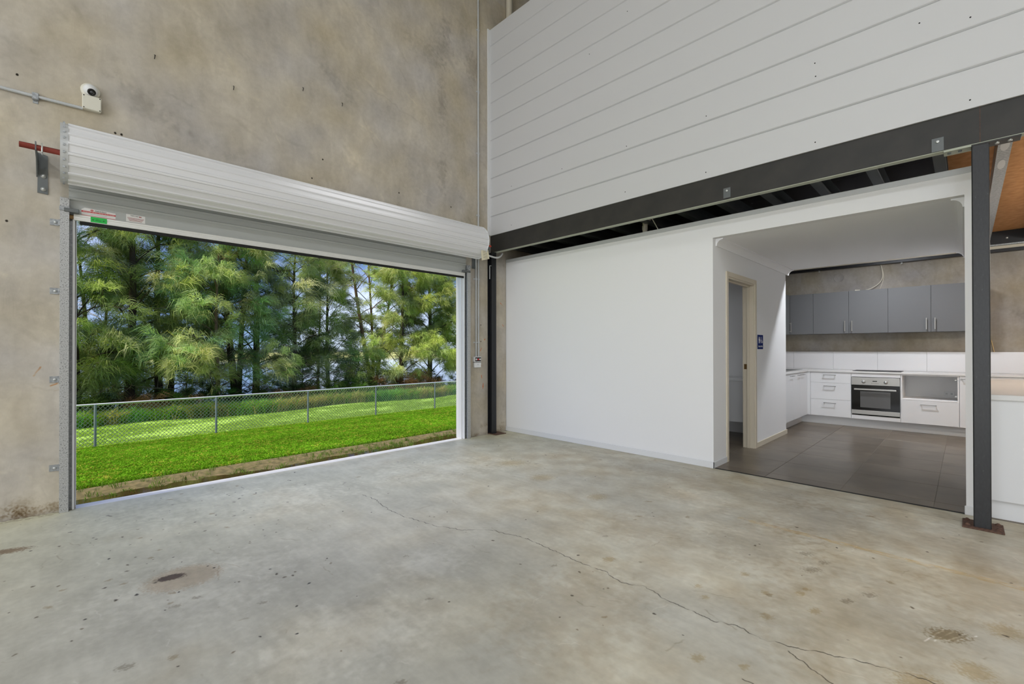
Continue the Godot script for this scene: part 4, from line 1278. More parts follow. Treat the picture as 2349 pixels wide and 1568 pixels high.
func build_kitchen() -> void:
	var xf := 8.86
	# tiles
	var o := thing("floor_kitchen", Vector3(6.9, 0, -1.0), "dark brown grey tiled floor of the kitchen and toilet", "floor", "", "structure")
	part(o, "grout_bed", B(4.837, 9.5, -0.2, 0.0015, -4.972, 3.0), M.grout)
	var xs := [4.837]
	for k in 9:
		xs.append(5.02 + 0.6 * k)
	xs[-1] = 9.5
	var zs := []
	for k in 8:
		zs.append(-3.19 + 0.602 * k)
	var n := 0
	for i in xs.size() - 1:
		for j in zs.size() - 1:
			if xs[i] > 9.0:
				continue
			var z1: float = minf(zs[j + 1], 0.6)
			var t := part(o, "tile", B(xs[i] + 0.0015, xs[i + 1] - 0.0015, 0.0, 0.005, zs[j] + 0.0015, z1 - 0.0015, 0.001), M["floor_tile_%d" % (n % 3)])
			n += 2 + (i * 7 + j * 3) % 2
	# kickboard
	off = Vector3(8.96, 0, -1)
	var st := B(8.96, 8.976, 0.005, 0.143, -1.97, 1.2, 0.001)
	box(st, 7.535, 8.976, 0.005, 0.143, -1.986, -1.97, 0.001)
	solo("kickboard", st, M.laminate_white, "white recessed kickboard under the kitchen base cabinets", "kickboard")
	# drawer unit with the corner filler
	o = thing("drawer_cabinet", Vector3(9.15, 0.143, -1.55), "white base cabinet with three drawers beside the oven", "cabinet", "kitchen base cabinets")
	part(o, "carcass", B(xf + 0.02, 9.48, 0.143, 0.865, -1.829, -1.281), M.carcass_white)
	part(o, "corner_filler", B(xf, xf + 0.018, 0.145, 0.864, -1.876, -1.8305, 0.001), M.laminate_white)
	drawer(o, xf, 0.690, 0.862, -1.829, -1.281, 0.819, -1.645, -1.473)
	drawer(o, xf, 0.418, 0.690, -1.829, -1.281, 0.637, -1.643, -1.474)
	drawer(o, xf, 0.146, 0.418, -1.829, -1.281, 0.363, -1.643, -1.474)
	# oven housing and oven
	o = thing("oven_cabinet", Vector3(9.15, 0.143, -0.98), "white housing cabinet around the built-in oven", "cabinet", "kitchen base cabinets")
	part(o, "top_panel", B(xf, xf + 0.018, 0.806, 0.862, -1.278, -0.685, 0.001), M.laminate_white)
	part(o, "bottom_panel", B(xf, xf + 0.018, 0.146, 0.205, -1.278, -0.685, 0.001), M.laminate_white)
	part(o, "carcass_side", B(xf + 0.02, 9.48, 0.143, 0.865, -1.281, -1.272), M.carcass_white)
	part(o, "carcass_side", B(xf + 0.02, 9.48, 0.143, 0.865, -0.690, -0.681), M.carcass_white)
	o = thing("oven", Vector3(9.15, 0.205, -0.98), "stainless steel built-in oven with black glass door", "oven")
	part(o, "body", B(xf + 0.012, 9.40, 0.212, 0.797, -1.268, -0.694), M.black_matt)
	var cp := part(o, "control_panel", B(xf - 0.012, xf + 0.012, 0.679, 0.799, -1.274, -0.690, 0.002), M.stainless)
	for z in [-1.12, -0.852]:
		st = S()
		lathe(st, [Vector2(0.026, 0.0), Vector2(0.025, 0.006), Vector2(0.019, 0.008), Vector2(0.018, 0.024), Vector2(0.0, 0.026)], Vector3(xf - 0.012, 0.731, z), Basis(Vector3.FORWARD, Vector3.UP, Vector3.LEFT), 20)
		part(cp, "knob", st, M.zinc)
		part(cp, "indicator", B(xf - 0.0125, xf - 0.012, 0.757, 0.762, z + (-0.028 if z < -1.0 else 0.028), z + (-0.023 if z < -1.0 else 0.033)), M.black_matt)
	part(cp, "display", B(xf - 0.0128, xf - 0.012, 0.736, 0.750, -1.012, -0.956), M.black_gloss)
	for k in 6:
		part(cp, "button", B(xf - 0.0135, xf - 0.012, 0.708, 0.713, -1.026 + k * 0.0155, -1.018 + k * 0.0155), M.black_matt)
	var dr := part(o, "oven_door", B(xf - 0.010, xf + 0.012, 0.291, 0.676, -1.274, -0.690, 0.002), M.oven_glass, "black glass oven door")
	part(dr, "window", B(xf - 0.0106, xf - 0.010, 0.332, 0.582, -1.163, -0.799), M.oven_window, "grey see-through window of the oven door")
	st = S()
	box(st, xf - 0.052, xf - 0.034, 0.602, 0.626, -1.237, -0.726, 0.003)
	for z in [-1.21, -0.753]:
		box(st, xf - 0.036, xf - 0.010, 0.606, 0.622, z - 0.010, z + 0.010)
	part(dr, "door_handle", st, M.stainless)
	part(o, "bottom_trim", B(xf - 0.010, xf + 0.012, 0.224, 0.289, -1.274, -0.690, 0.002), M.stainless)
	# microwave niche over one drawer
	o = thing("niche_cabinet", Vector3(9.15, 0.143, -0.37), "white base cabinet with an open microwave niche over one wide drawer", "cabinet", "kitchen base cabinets")
	var z0 := -0.681
	var z1 := -0.062
	part(o, "side_panel", B(xf + 0.004, 9.46, 0.143, 0.865, z0, z0 + 0.016, 0.001), M.carcass_white)
	part(o, "side_panel", B(xf + 0.004, 9.46, 0.143, 0.865, z1 - 0.016, z1, 0.001), M.carcass_white)
	part(o, "niche_floor", B(xf + 0.004, 9.46, 0.488, 0.504, z0 + 0.016, z1 - 0.016, 0.001), M.carcass_white)
	part(o, "top_rail", B(xf + 0.004, xf + 0.10, 0.848, 0.864, z0 + 0.016, z1 - 0.016, 0.001), M.carcass_white)
	part(o, "back_panel", B(9.40, 9.46, 0.49, 0.865, z0 + 0.016, z1 - 0.016), M.carcass_white)
	for y in [0.80, 0.57]:
		st = B(xf + 0.03, xf + 0.075, y - 0.016, y + 0.016, z1 - 0.022, z1 - 0.016, 0.002)
		box(st, xf + 0.015, xf + 0.05, y - 0.008, y + 0.008, z1 - 0.045, z1 - 0.022, 0.003)
		part(o, "hinge", st, M.zinc)
	drawer(o, xf, 0.146, 0.486, z0, z1, 0.430, -0.466, -0.290)
	o = thing("power_outlet", Vector3(9.40, 0.54, -0.17), "white power outlet at the back of the open microwave niche", "power outlet")
	part(o, "plate", B(9.388, 9.40, 0.535, 0.605, -0.23, -0.115, 0.003), M.white_plastic)
	for z in [-0.20, -0.145]:
		part(o, "socket", B(9.387, 9.388, 0.557, 0.580, z - 0.012, z + 0.012), M.conduit_grey)
	# cabinet that runs on behind the jamb
	o = thing("base_cabinet", Vector3(9.15, 0.143, 0.25), "white base cabinet at the end of the run, mostly behind the opening jamb", "cabinet", "kitchen base cabinets")
	part(o, "carcass", B(xf + 0.02, 9.48, 0.143, 0.865, z1, 0.60), M.carcass_white)
	var d := part(o, "cabinet_door", B(xf, xf + 0.018, 0.146, 0.862, z1 + 0.005, 0.5985, 0.0012), M.laminate_white)
	bar_handle_x(d, xf, 0.822, z1 + 0.012, z1 + 0.19)
	# sink run along the other wall
	o = thing("sink_cabinet", Vector3(8.2, 0.143, -2.2), "white sink base cabinet in the corner behind the side wall", "cabinet", "kitchen base cabinets")
	part(o, "carcass", B(7.55, 8.856, 0.143, 0.865, -2.55, -1.895), M.carcass_white)
	for q in [[7.55, 7.985, 7.80, 7.96], [7.985, 8.42, 8.23, 8.40], [8.42, 8.858, 8.44, 8.60]]:
		d = part(o, "cabinet_door", B(q[0] + 0.0015, q[1] - 0.0015, 0.146, 0.862, -1.893, -1.875, 0.0012), M.laminate_white)
		st = S()
		box(st, q[2], q[3], 0.822, 0.832, -1.849, -1.841, 0.0015)
		for x in [q[2] + 0.012, q[3] - 0.012]:
			box(st, x - 0.005, x + 0.005, 0.823, 0.831, -1.875, -1.848)
		part(d, "handle", st, M.stainless_dull)
	# worktop, cooktop, sink
	o = thing("kitchen_worktop", Vector3(9.1, 0.866, -1.0), "pale speckled stone worktop running around the kitchen corner", "worktop")
	st = S()
	box(st, xf - 0.012, 9.478, 0.8655, 0.890, -1.862, 0.60, 0.0015)
	part(o, "long_slab", st, M.worktop_stone)
	st = S()
	box(st, 7.545, 9.478, 0.8655, 0.890, -2.55, -1.862, 0.0015)
	part(o, "return_slab", st, M.worktop_stone)
	st = B(8.925, 9.355, 0.890, 0.8965, -1.272, -0.682, 0.002)
	off = Vector3(9.14, 0.89, -0.98)
	o = thing("cooktop", Vector3(9.14, 0.89, -0.98), "flat black glass cooktop set in the worktop above the oven", "cooktop")
	part(o, "glass", B(8.925, 9.355, 0.890, 0.8965, -1.272, -0.682, 0.002), M.hob_glass)
	for p in [[9.03, -1.12, 0.08], [9.24, -1.12, 0.10], [9.03, -0.83, 0.10], [9.24, -0.83, 0.08]]:
		st = S()
		lathe(st, [Vector2(p[2], 0.0), Vector2(p[2], 0.0004), Vector2(p[2] - 0.004, 0.0004), Vector2(p[2] - 0.004, 0.0)], Vector3(p[0], 0.8966, p[1]), Basis(Vector3.RIGHT, Vector3.FORWARD, Vector3.UP), 32)
		part(o, "cooking_zone", st, M.lens_grey)
	o = thing("kitchen_sink", Vector3(8.3, 0.89, -2.2), "stainless steel sink in the worktop corner behind the side wall", "sink")
	st = S()
	box(st, 7.75, 8.95, 0.890, 0.8935, -2.45, -1.96, 0.001)
	part(o, "drainboard", st, M.stainless)
	st = S()
	box(st, 8.50, 8.88, 0.8936, 0.8942, -2.40, -2.02)
	part(o, "bowl", st, M.galvanised_dark, "dark sunken bowl")
	# splashback tiles
	o = thing("splashback", Vector3(9.49, 0.89, -1.0), "row of large white tiles between the worktop and the bare concrete", "splashback")
	for q in [[-2.55, -2.217], [-2.215, -1.618], [-1.616, -1.018], [-1.016, -0.421], [-0.419, 0.178], [0.18, 0.60]]:
		part(o, "tile", B(9.48, 9.4995, 0.891, 1.195, q[0], q[1], 0.001), M.splash_tile)
	# wall cabinets
	var xc := 9.17
	for u in [[-1.849, -1.352, -0.853, "grey two-door wall cabinet above the drawer cabinet and oven, handles side by side"], [-0.853, -0.358, 0.137, "grey two-door wall cabinet above the microwave niche, handles side by side"]]:
		o = thing("wall_cabinet", Vector3(9.33, 1.497, (u[0] + u[2]) / 2.0), u[3], "cabinet", "grey kitchen wall cabinets")
		part(o, "carcass", B(xc + 0.02, 9.50, 1.499, 2.19, u[0] + 0.001, u[2] - 0.001), M.laminate_grey)
		for s in 2:
			d = part(o, "cabinet_door", B(xc, xc + 0.018, 1.497, 2.192, u[s] + 0.0015, u[s + 1] - 0.0015, 0.0012), M.laminate_grey)
			var hz: float = u[1] + (-0.050 if s == 0 else 0.045)
			st = S()
			box(st, xc - 0.036, xc - 0.026, 1.534, 1.706, hz - 0.006, hz + 0.006, 0.002)
			for y in [1.55, 1.69]:
				box(st, xc - 0.027, xc, y - 0.005, y + 0.005, hz - 0.004, hz + 0.004)
			part(d, "handle", st, M.stainless)
	o = thing("wall_cabinet", Vector3(9.33, 1.497, -2.05), "plain grey corner wall cabinet with no handle", "cabinet", "grey kitchen wall cabinets")
	part(o, "carcass", B(xc + 0.02, 9.50, 1.499, 2.19, -2.55, -1.850), M.laminate_grey)
	part(o, "blank_panel", B(xc, xc + 0.018, 1.497, 2.192, -2.20, -1.8505, 0.001), M.laminate_grey)
	o = thing("wall_cabinet", Vector3(8.5, 1.497, -2.37), "grey wall cabinet over the sink, seen only at the edge of the side wall", "cabinet", "grey kitchen wall cabinets")
	part(o, "carcass", B(7.6, xc - 0.001, 1.499, 2.19, -2.55, -2.222), M.laminate_grey)
	for q in [[7.6, 8.38], [8.38, 9.168]]:
		d = part(o, "cabinet_door", B(q[0] + 0.0015, q[1] - 0.0015, 1.497, 2.192, -2.22, -2.202, 0.0012), M.laminate_grey)
		st = S()
		box(st, q[1] - 0.056, q[1] - 0.044, 1.534, 1.706, -2.176, -2.166, 0.002)
		for y in [1.55, 1.69]:
			box(st, q[1] - 0.054, q[1] - 0.046, y - 0.005, y + 0.005, -2.202, -2.175)
		part(d, "handle", st, M.stainless)
	off = Vector3.ZERO
	solo("wall_kitchen_side", B(7.53, 9.5, 0.0, 2.575, -2.65, -2.55), M.concrete_kitchen, "wall behind the kitchen sink, hidden by the side wall", "wall", "", "structure")
	solo("wall_kitchen_return", B(7.44, 7.53, 0.0, 2.575, -2.65, -1.97), M.white_plaster, "white wall end beside the sink run", "wall", "", "structure")
	# cable, plug, patch and bolts on the kitchen concrete
	off = Vector3(9.49, 2.2, -1.0)
	st = S()
	tube(st, smooth_path([Vector3(9.485, 2.90, -1.01), Vector3(9.485, 2.68, -0.985), Vector3(9.48, 2.55, -0.955), Vector3(9.47, 2.42, -0.945), Vector3(9.46, 2.32, -0.985), Vector3(9.44, 2.245, -1.08), Vector3(9.42, 2.212, -1.17), Vector3(9.42, 2.205, -1.25)], 5), 0.006, 6)
	tube(st, smooth_path([Vector3(9.488, 2.60, -0.965), Vector3(9.488, 2.45, -0.935), Vector3(9.488, 2.33, -0.95), Vector3(9.485, 2.20, -0.99)], 5), 0.004, 6)
	solo("loose_cable", st, M.cable_white, "loose pale cable hanging down the concrete to the wall cabinet tops", "cable")
	off = Vector3(9.42, 2.2, -1.27)
	st = S()
	tube(st, [Vector3(9.42, 2.212, -1.235), Vector3(9.42, 2.214, -1.30)], [0.016, 0.022], 12)
	solo("cable_plug", st, M.cable_white, "cream plug at the end of the loose cable on the wall cabinets", "plug")
	off = Vector3(9.5, 2.46, -1.53)
	st = S()
	lathe(st, [Vector2(0.077, 0.0), Vector2(0.075, 0.004), Vector2(0.070, 0.004), Vector2(0.068, 0.002), Vector2(0.0, 0.002)], Vector3(9.5, 2.464, -1.533), Basis(Vector3.FORWARD, Vector3.UP, Vector3.LEFT), 32)
	solo("round_patch", st, M.concrete_kitchen, "round filled patch in the concrete above the wall cabinets", "patch")
	# servery bench on the other side of the stub wall
	o = thing("servery_bench", Vector3(6.0, 0, 0.45), "white servery bench with a pale stone top beside the dark column", "bench")
	part(o, "end_panel", B(4.82, 4.838, 0.142, 0.872, 0.105, 0.75, 0.001), M.laminate_white)
	part(o, "carcass", B(4.838, 7.24, 0.142, 0.871, 0.105, 0.73), M.carcass_white)
	part(o, "kickboard", B(4.85, 7.22, 0.0, 0.142, 0.115, 0.70), M.laminate_white)
	part(o, "stone_top", B(4.805, 7.25, 0.872, 0.912, 0.10, 0.76, 0.003), M.worktop_stone)
	for q in [["loose_wire", [[1.365, 0.266], [1.18, 0.296], [1.02, 0.318], [0.92, 0.322], [0.876, 0.311], [0.80, 0.262]], "thin yellow cable hanging in a hook down the concrete beside the column"], ["loose_wire", [[1.16, 0.66], [1.02, 0.577], [0.94, 0.53], [0.902, 0.499], [0.80, 0.415]], "thin yellow cable slanting down the concrete at the picture edge"]]:
		var pts := []
		off = Vector3(9.49, 0.8, q[1][0][1])
		for p in q[1]:
			pts.append(Vector3(9.487, p[0], p[1]))
		st = S()
		tube(st, smooth_path(pts, 5), 0.0045, 6)
		solo(q[0], st, M.cable_yellow, q[2], "cable")

# ---------------------------------------------------------------- mezzanine
func build_mezzanine() -> void:
	var o := thing("floor_mezzanine", Vector3(7, 2.905, 0), "brown particleboard mezzanine floor seen from below", "floor", "", "structure")
	for i in 6:
		var x0 := 4.51 + i * 0.9
		var x1 := minf(x0 + 0.897, 9.5)
		if x0 > 9.45:
			continue
		for j in 4:
			var z0: float = [-4.97, -2.56, -0.15, 2.3][j]
			var z1: float = [-2.562, -0.152, 2.298, 6.0][j]
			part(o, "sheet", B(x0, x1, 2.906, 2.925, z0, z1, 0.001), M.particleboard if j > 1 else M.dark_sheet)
	var zs := [0.215, -0.14, -0.555, -0.96, -1.38, -1.80, -2.23, -2.68, -3.12, -3.56, -4.0, -4.44, -4.8, 0.64, 1.06]
	for i in zs.size():
		var z: float = zs[i]
		var label: String = "floor joist in the dark gap above the partition, the %s one from the square column" % ["", "first", "second", "third", "fourth", "fifth", "sixth", "seventh", "eighth", "ninth", "tenth", "eleventh", "twelfth", "", ""][i]
		var grp := "floor joists above the partition"
		if i == 0:
			label = "pale galvanised floor joist with chalky oval marks beside the square column"
			grp = ""
		elif i > 12:
			label = "galvanised floor joist over the servery bench, past the pale one beside the square column"
			grp = "floor joists over the servery bench"
		o = thing("floor_joist", Vector3(6.9, 2.755, z), label, "joist", grp)
		var st := S()
		box(st, 4.567, 9.36, 2.755, 2.758, z - 0.037, z + 0.037)
		box(st, 4.567, 9.36, 2.758, 2.903, z - 0.037, z - 0.034)
		box(st, 4.567, 9.36, 2.902, 2.905, z - 0.037, z + 0.037)
		box(st, 4.567, 9.36, 2.758, 2.775, z + 0.034, z + 0.037)
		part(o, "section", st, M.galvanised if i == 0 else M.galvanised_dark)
		st = B(4.51, 4.66, 2.72, 2.90, z - 0.045, z - 0.037, 0.001)
		part(o, "end_cleat", st, M.galvanised_dark)
		if i == 0:
			for q in [[4.95, 0.024], [5.45, 0.022]]:
				st = S()
				ext(st, circle_xz(q[0], z, 0.13, q[1]), 1, 2.7540, 2.7550)
				part(o, "chalk_mark", st, M.channel_grey)
	o = thing("rear_beam", Vector3(9.4, 2.62, 0), "black steel beam along the concrete wall behind the kitchen", "beam")
	part(o, "web", B(9.385, 9.40, 2.72, 2.905, -4.97, 6.0), M.black_steel)
	part(o, "bottom_flange", B(9.36, 9.44, 2.70, 2.72, -4.97, 6.0, 0.002), M.galvanised)
	part(o, "wall_angle", B(9.41, 9.5, 2.616, 2.66, -4.97, 6.0, 0.002), M.black_steel)
	part(o, "packer", B(9.42, 9.5, 2.66, 2.70, -4.97, 6.0), M.pipe_beige)
	for z in [-1.806, -0.707, 0.42]:
		var st := S()
		if z < 0.0:
			lathe(st, [Vector2(0.012, 0.0), Vector2(0.012, 0.012), Vector2(0.018, 0.014), Vector2(0.016, 0.026), Vector2(0.0, 0.030)], Vector3(9.43, 2.616, z), Basis(Vector3.RIGHT, Vector3.BACK, Vector3.DOWN), 10)
		else:
			lathe(st, [Vector2(0.014, 0.0), Vector2(0.013, 0.008), Vector2(0.0, 0.010)], Vector3(9.385, 2.80, z), Basis(Vector3.FORWARD, Vector3.UP, Vector3.LEFT), 10)
		part(o, "bolt", st, M.zinc)
	# pipe and cable in the gap
	off = Vector3(4.95, 2.6, -2.7)
	var st := S()
	tube(st, [Vector3(5.0, 2.45, -2.735), Vector3(5.0, 2.77, -2.735)], 0.028, 14)
	tube(st, [Vector3(5.0, 2.69, -2.735), Vector3(5.0, 2.74, -2.735)], 0.033, 14)
	tube(st, [Vector3(5.0, 2.75, -2.735), Vector3(5.0, 2.785, -2.72), Vector3(5.01, 2.87, -2.64)], 0.034, 14)
	solo("waste_pipe", st, M.pipe_beige, "cream plastic waste pipe with an elbow in the gap above the partition", "pipe")
	off = Vector3(5.0, 2.6, -2.55)
	st = S()
	tube(st, [Vector3(5.05, 2.45, -2.46), Vector3(5.0, 2.60, -2.53), Vector3(4.9, 2.80, -2.60)], 0.006, 6)
	solo("gap_cable", st, M.cable_white, "thin pale cable beside the waste pipe in the gap", "cable")

func circle_xz(x: float, z: float, rx: float, rz: float) -> Array:
	var p := []
	for k in 20:
		p.append(Vector2(x + cos(TAU * k / 20) * rx, z + sin(TAU * k / 20) * rz))
	return p

# ---------------------------------------------------------------- outside
func ground_y(z: float) -> float:
	var k := [[-5.0, -0.13], [-5.72, -0.13], [-5.86, -0.10], [-6.05, -0.09], [-6.12, -0.12], [-14.65, -1.10], [-19.2, -1.12], [-24.0, -1.5], [-27.0, -1.9], [-29.0, -2.6]]
	for i in k.size() - 1:
		if z <= k[i][0] and z >= k[i + 1][0]:
			return lerpf(k[i][1], k[i + 1][1], (k[i][0] - z) / (k[i][0] - k[i + 1][0]))
	return k[0][1] if z > k[0][0] else k[-1][1]

func strip(called: String, za: float, zb: float, step: float, m: Material, label: String, category: String, wave: float, dx := 1.0) -> void:
	off = Vector3(5, ground_y(za), za)
	var st := S()
	var nz := noise(90, 0.35, 3)
	var n := int(ceil((za - zb) / step))
	var nx := int(70 / dx)
	st.set_smooth_group(1)
	var f := func(i: int, j: int) -> Vector3:
		var z := lerpf(za, zb, float(j) / n)
		var x := -25.0 + i * dx
		var edge := 0.0 if j == 0 or j == n else 1.0
		return Vector3(x, ground_y(z) + nz.get_noise_2d(x * 2.0, z * 2.0) * wave * edge, z)
	for i in nx:
		for j in n:
			quad(st, f.call(i, j), f.call(i + 1, j), f.call(i + 1, j + 1), f.call(i, j + 1), Vector3.UP)
	solo(called, st, m, label, category, "", "structure")

func scatter(parent: Node, called: String, mesh: Mesh, m: Material, list: Array, label := "") -> MultiMeshInstance3D:
	var mm := MultiMesh.new()
	mm.transform_format = MultiMesh.TRANSFORM_3D
	mm.use_colors = true
	mm.mesh = mesh
	mm.instance_count = list.size()
	for i in list.size():
		mm.set_instance_transform(i, list[i][0])
		mm.set_instance_color(i, list[i][1])
	var o := MultiMeshInstance3D.new()
	o.name = called
	o.multimesh = mm
	o.material_override = m
	o.set_meta("kind", "stuff")
	if label:
		o.set_meta("label", label)
	parent.add_child(o, true)
	return o

func leaf_mesh(make: Callable) -> ArrayMesh:
	off = Vector3.ZERO
	var st := S()
	make.call(st)
	return mesh_of(st)

func blade(st: SurfaceTool, base: Vector3, mid: Vector3, tip: Vector3, w: float) -> void:
	var side := (tip - base).cross(Vector3(rng.randf_range(-1, 1), 0.3, rng.randf_range(-1, 1))).normalized() * w * 0.5
	var n := side.cross(tip - base)
	st.set_smooth_group(-1)
	quad(st, base - side, base + side, mid + side * 0.8, mid - side * 0.8, n)
	tri(st, mid - side * 0.8, mid + side * 0.8, tip, n)

func tuft(count: int, h: float, spread: float, w: float, lean: float) -> ArrayMesh:
	return leaf_mesh(func(st):
		for k in count:
			var a := rng.randf() * TAU
			var b := Vector3(cos(a), 0, sin(a)) * spread * sqrt(rng.randf())
			var d := Vector3(rng.randf_range(-1, 1), 0, rng.randf_range(-1, 1)).normalized() * lean * rng.randf_range(0.4, 1.2)
			var hh := h * rng.randf_range(0.6, 1.15)
			blade(st, b, b + Vector3(0, hh * 0.6, 0) + d * hh * 0.35, b + Vector3(0, hh * (0.95 - lean * 0.25), 0) + d * hh, w * rng.randf_range(0.7, 1.3)))

# a casuarina spray: a short twig with long thin needles that arch over and hang
func spray(count: int, length: float, w: float, droop: float) -> ArrayMesh:
	return leaf_mesh(func(st):
		for k in count:
			var t := rng.randf()
			var b := Vector3(t * length * 0.5, -t * t * 0.08, rng.randf_range(-0.04, 0.04))
			var d := Vector3(rng.randf_range(0.2, 1.0), rng.randf_range(-0.35, 0.75), rng.randf_range(-0.8, 0.8)).normalized()
			var l := length * rng.randf_range(0.5, 1.0)
			var mid := b + d * l * 0.55
			blade(st, b, mid, mid + (d + Vector3(0, -droop, 0)).normalized() * l * 0.6, w * rng.randf_range(0.7, 1.3)))

func green(kind: int) -> Color:
	var a: Color = [Color(0.20, 0.23, 0.075), Color(0.135, 0.17, 0.065), Color(0.15, 0.22, 0.10), Color(0.26, 0.275, 0.12), Color(0.11, 0.14, 0.07), Color(0.20, 0.215, 0.125)][kind]
	var k := rng.randf_range(1.6, 2.8)
	return Color(a.r * 0.93 * k * rng.randf_range(0.9, 1.12), a.g * k, a.b * k * rng.randf_range(0.8, 1.25))

func make_tree(called: String, x: float, z: float, h: float, r: float, lean: Vector2, dens: float, palette: Array, bark: Material, seed_: int, sprays: Array, low: float, label: String, forks := 1) -> void:
	rng.seed = seed_
	var y0 := ground_y(z) - 0.1
	var o := thing(called, Vector3(x, y0, z), label, "tree", "trees on the lake bank")
	var tr := S()
	var br := S()
	var dead := S()
	var list := []
	var tips := []
	for f in forks:
		var pts := []
		var rad := []
		var side := Vector3(lean.x + (f - (forks - 1) * 0.5) * 0.16, 0, lean.y + rng.randf_range(-0.05, 0.05))
		var ph := rng.randf() * TAU
		for k in 10:
			var t := k / 9.0
			var wob := Vector3(sin(ph + t * 5.0), 0, cos(ph * 1.7 + t * 4.0)) * 0.12 * t
			pts.append(Vector3(x, y0 + t * h, z) + side * t * h + wob)
			rad.append(r * lerpf(1.0, 0.22, t) * (1.35 if k == 0 else 1.0) / (1.0 if f == 0 else 1.35))
		tube(tr, pts, rad, 8)
		var nb := int(26.0 / forks) + 6
		var small := minf(1.0, h / 7.0)
		var grey := 7 if h > 5.0 else 0
		for b in grey:
			var t := rng.randf_range(0.08, 0.45)
			var s := clampf(t * 9.0, 0.0, 8.99)
			var start: Vector3 = (pts[int(s)] as Vector3).lerp(pts[int(s) + 1], s - int(s))
			var az := rng.randf() * TAU
			var d := Vector3(cos(az), rng.randf_range(-0.2, 0.7), sin(az)).normalized()
			var l := rng.randf_range(0.7, 1.9)
			var kink := Vector3(rng.randf_range(-1, 1), rng.randf_range(-1, 1), rng.randf_range(-1, 1)) * 0.2
			tube(dead, [start, start + d * l * 0.5 + kink * 0.5, start + d * l + kink], [0.018, 0.012, 0.005], 4, false)
			for q in 4:
				var f0 := rng.randf_range(0.3, 0.95)
				var p0 := start + d * l * f0 + kink * f0
				var d2 := (d + Vector3(rng.randf_range(-1, 1), rng.randf_range(-0.8, 1), rng.randf_range(-1, 1))).normalized()
				tube(dead, [p0, p0 + d2 * rng.randf_range(0.25, 0.7)], [0.009, 0.004], 3, false)
		for b in nb:
			var t := low + (0.98 - low) * (b + rng.randf()) / nb
			var s := clampf(t * 9.0, 0.0, 8.99)
			var start: Vector3 = (pts[int(s)] as Vector3).lerp(pts[int(s) + 1], s - int(s))
			var az := b * 2.4 + rng.randf_range(-0.5, 0.5)
			var len := lerpf(2.3, 0.9, t) * rng.randf_range(0.45, 1.3) * small
			var out := Vector3(cos(az), 0, sin(az))
			var rise := rng.randf_range(0.7, 1.7)
			var bp := []
			var brr := []
			for k in 6:
				var q := k / 5.0
				bp.append(start + out * len * q + Vector3(0, len * (rise * q - (0.3 + rise * 0.35) * q * q), 0) + Vector3(rng.randf_range(-1, 1), rng.randf_range(-1, 1), rng.randf_range(-1, 1)) * 0.05 * q)
				brr.append(lerpf(r * 0.20, 0.006, q))
			tube(br, bp, brr, 4, false)
			for sb in 3:
				var q0: Vector3 = bp[2 + sb]
				var d2 := (out + Vector3(rng.randf_range(-0.9, 0.9), rng.randf_range(0.0, 0.7), rng.randf_range(-0.9, 0.9))).normalized()
				var l2 := rng.randf_range(0.35, 0.95)
				var sp := [q0, q0 + d2 * l2 * 0.5 + Vector3(0, 0.03, 0), q0 + d2 * l2]
				tube(br, sp, [0.011, 0.008, 0.004], 3, false)
				tips.append([sp, d2])
			tips.append([[bp[3], bp[4], bp[5]], out])
			if rng.randf() < 0.35:
				tips.append([[bp[5] + Vector3(0, 0.25, 0), bp[5] - Vector3(0, 0.1, 0), bp[5] - Vector3(0, 0.75, 0)], out])
	for tp in tips:
		if rng.randf() > dens * 0.88 + 0.08:
			continue
		var kind: int = palette[rng.randi() % palette.size()]
		var c := green(kind)
		var m := int(7.0 * dens) + 2
		for k in m:
			var q := rng.randf_range(0.15, 1.05)
			var pa: Vector3 = tp[0][0]
			var pb: Vector3 = tp[0][2]
			var p := pa.lerp(pb, q) + Vector3(rng.randf_range(-1, 1), rng.randf_range(-1.4, 1), rng.randf_range(-1, 1)) * 0.20
			var yaw := atan2(-(tp[1] as Vector3).z, (tp[1] as Vector3).x) + rng.randf_range(-1.0, 1.0)
			var bs := Basis(Vector3.UP, yaw) * Basis(Vector3.BACK, rng.randf_range(-0.75, 0.7))
			var sc := rng.randf_range(0.65, 1.25)
			var v := rng.randf_range(0.8, 1.2)
			list.append([Transform3D(bs.scaled(Vector3.ONE * sc), p - Vector3(x, y0, z)), Color(c.r * v, c.g * v, c.b * v)])
	off = Vector3(x, y0, z)
	part(o, "trunk", tr, bark)
	part(o, "branches", br, M.twig if dens < 0.4 else bark, "", "stuff")
	if h > 5.0:
		part(o, "dead_branches", dead, M.twig, "pale bare dead branches", "stuff")
	var n := sprays.size()
	for s in n:
		var some := []
		for i in range(s, list.size(), n):
			some.append(list[i])
		if some.size():
			scatter(o, "foliage", sprays[s], M.needles, some)

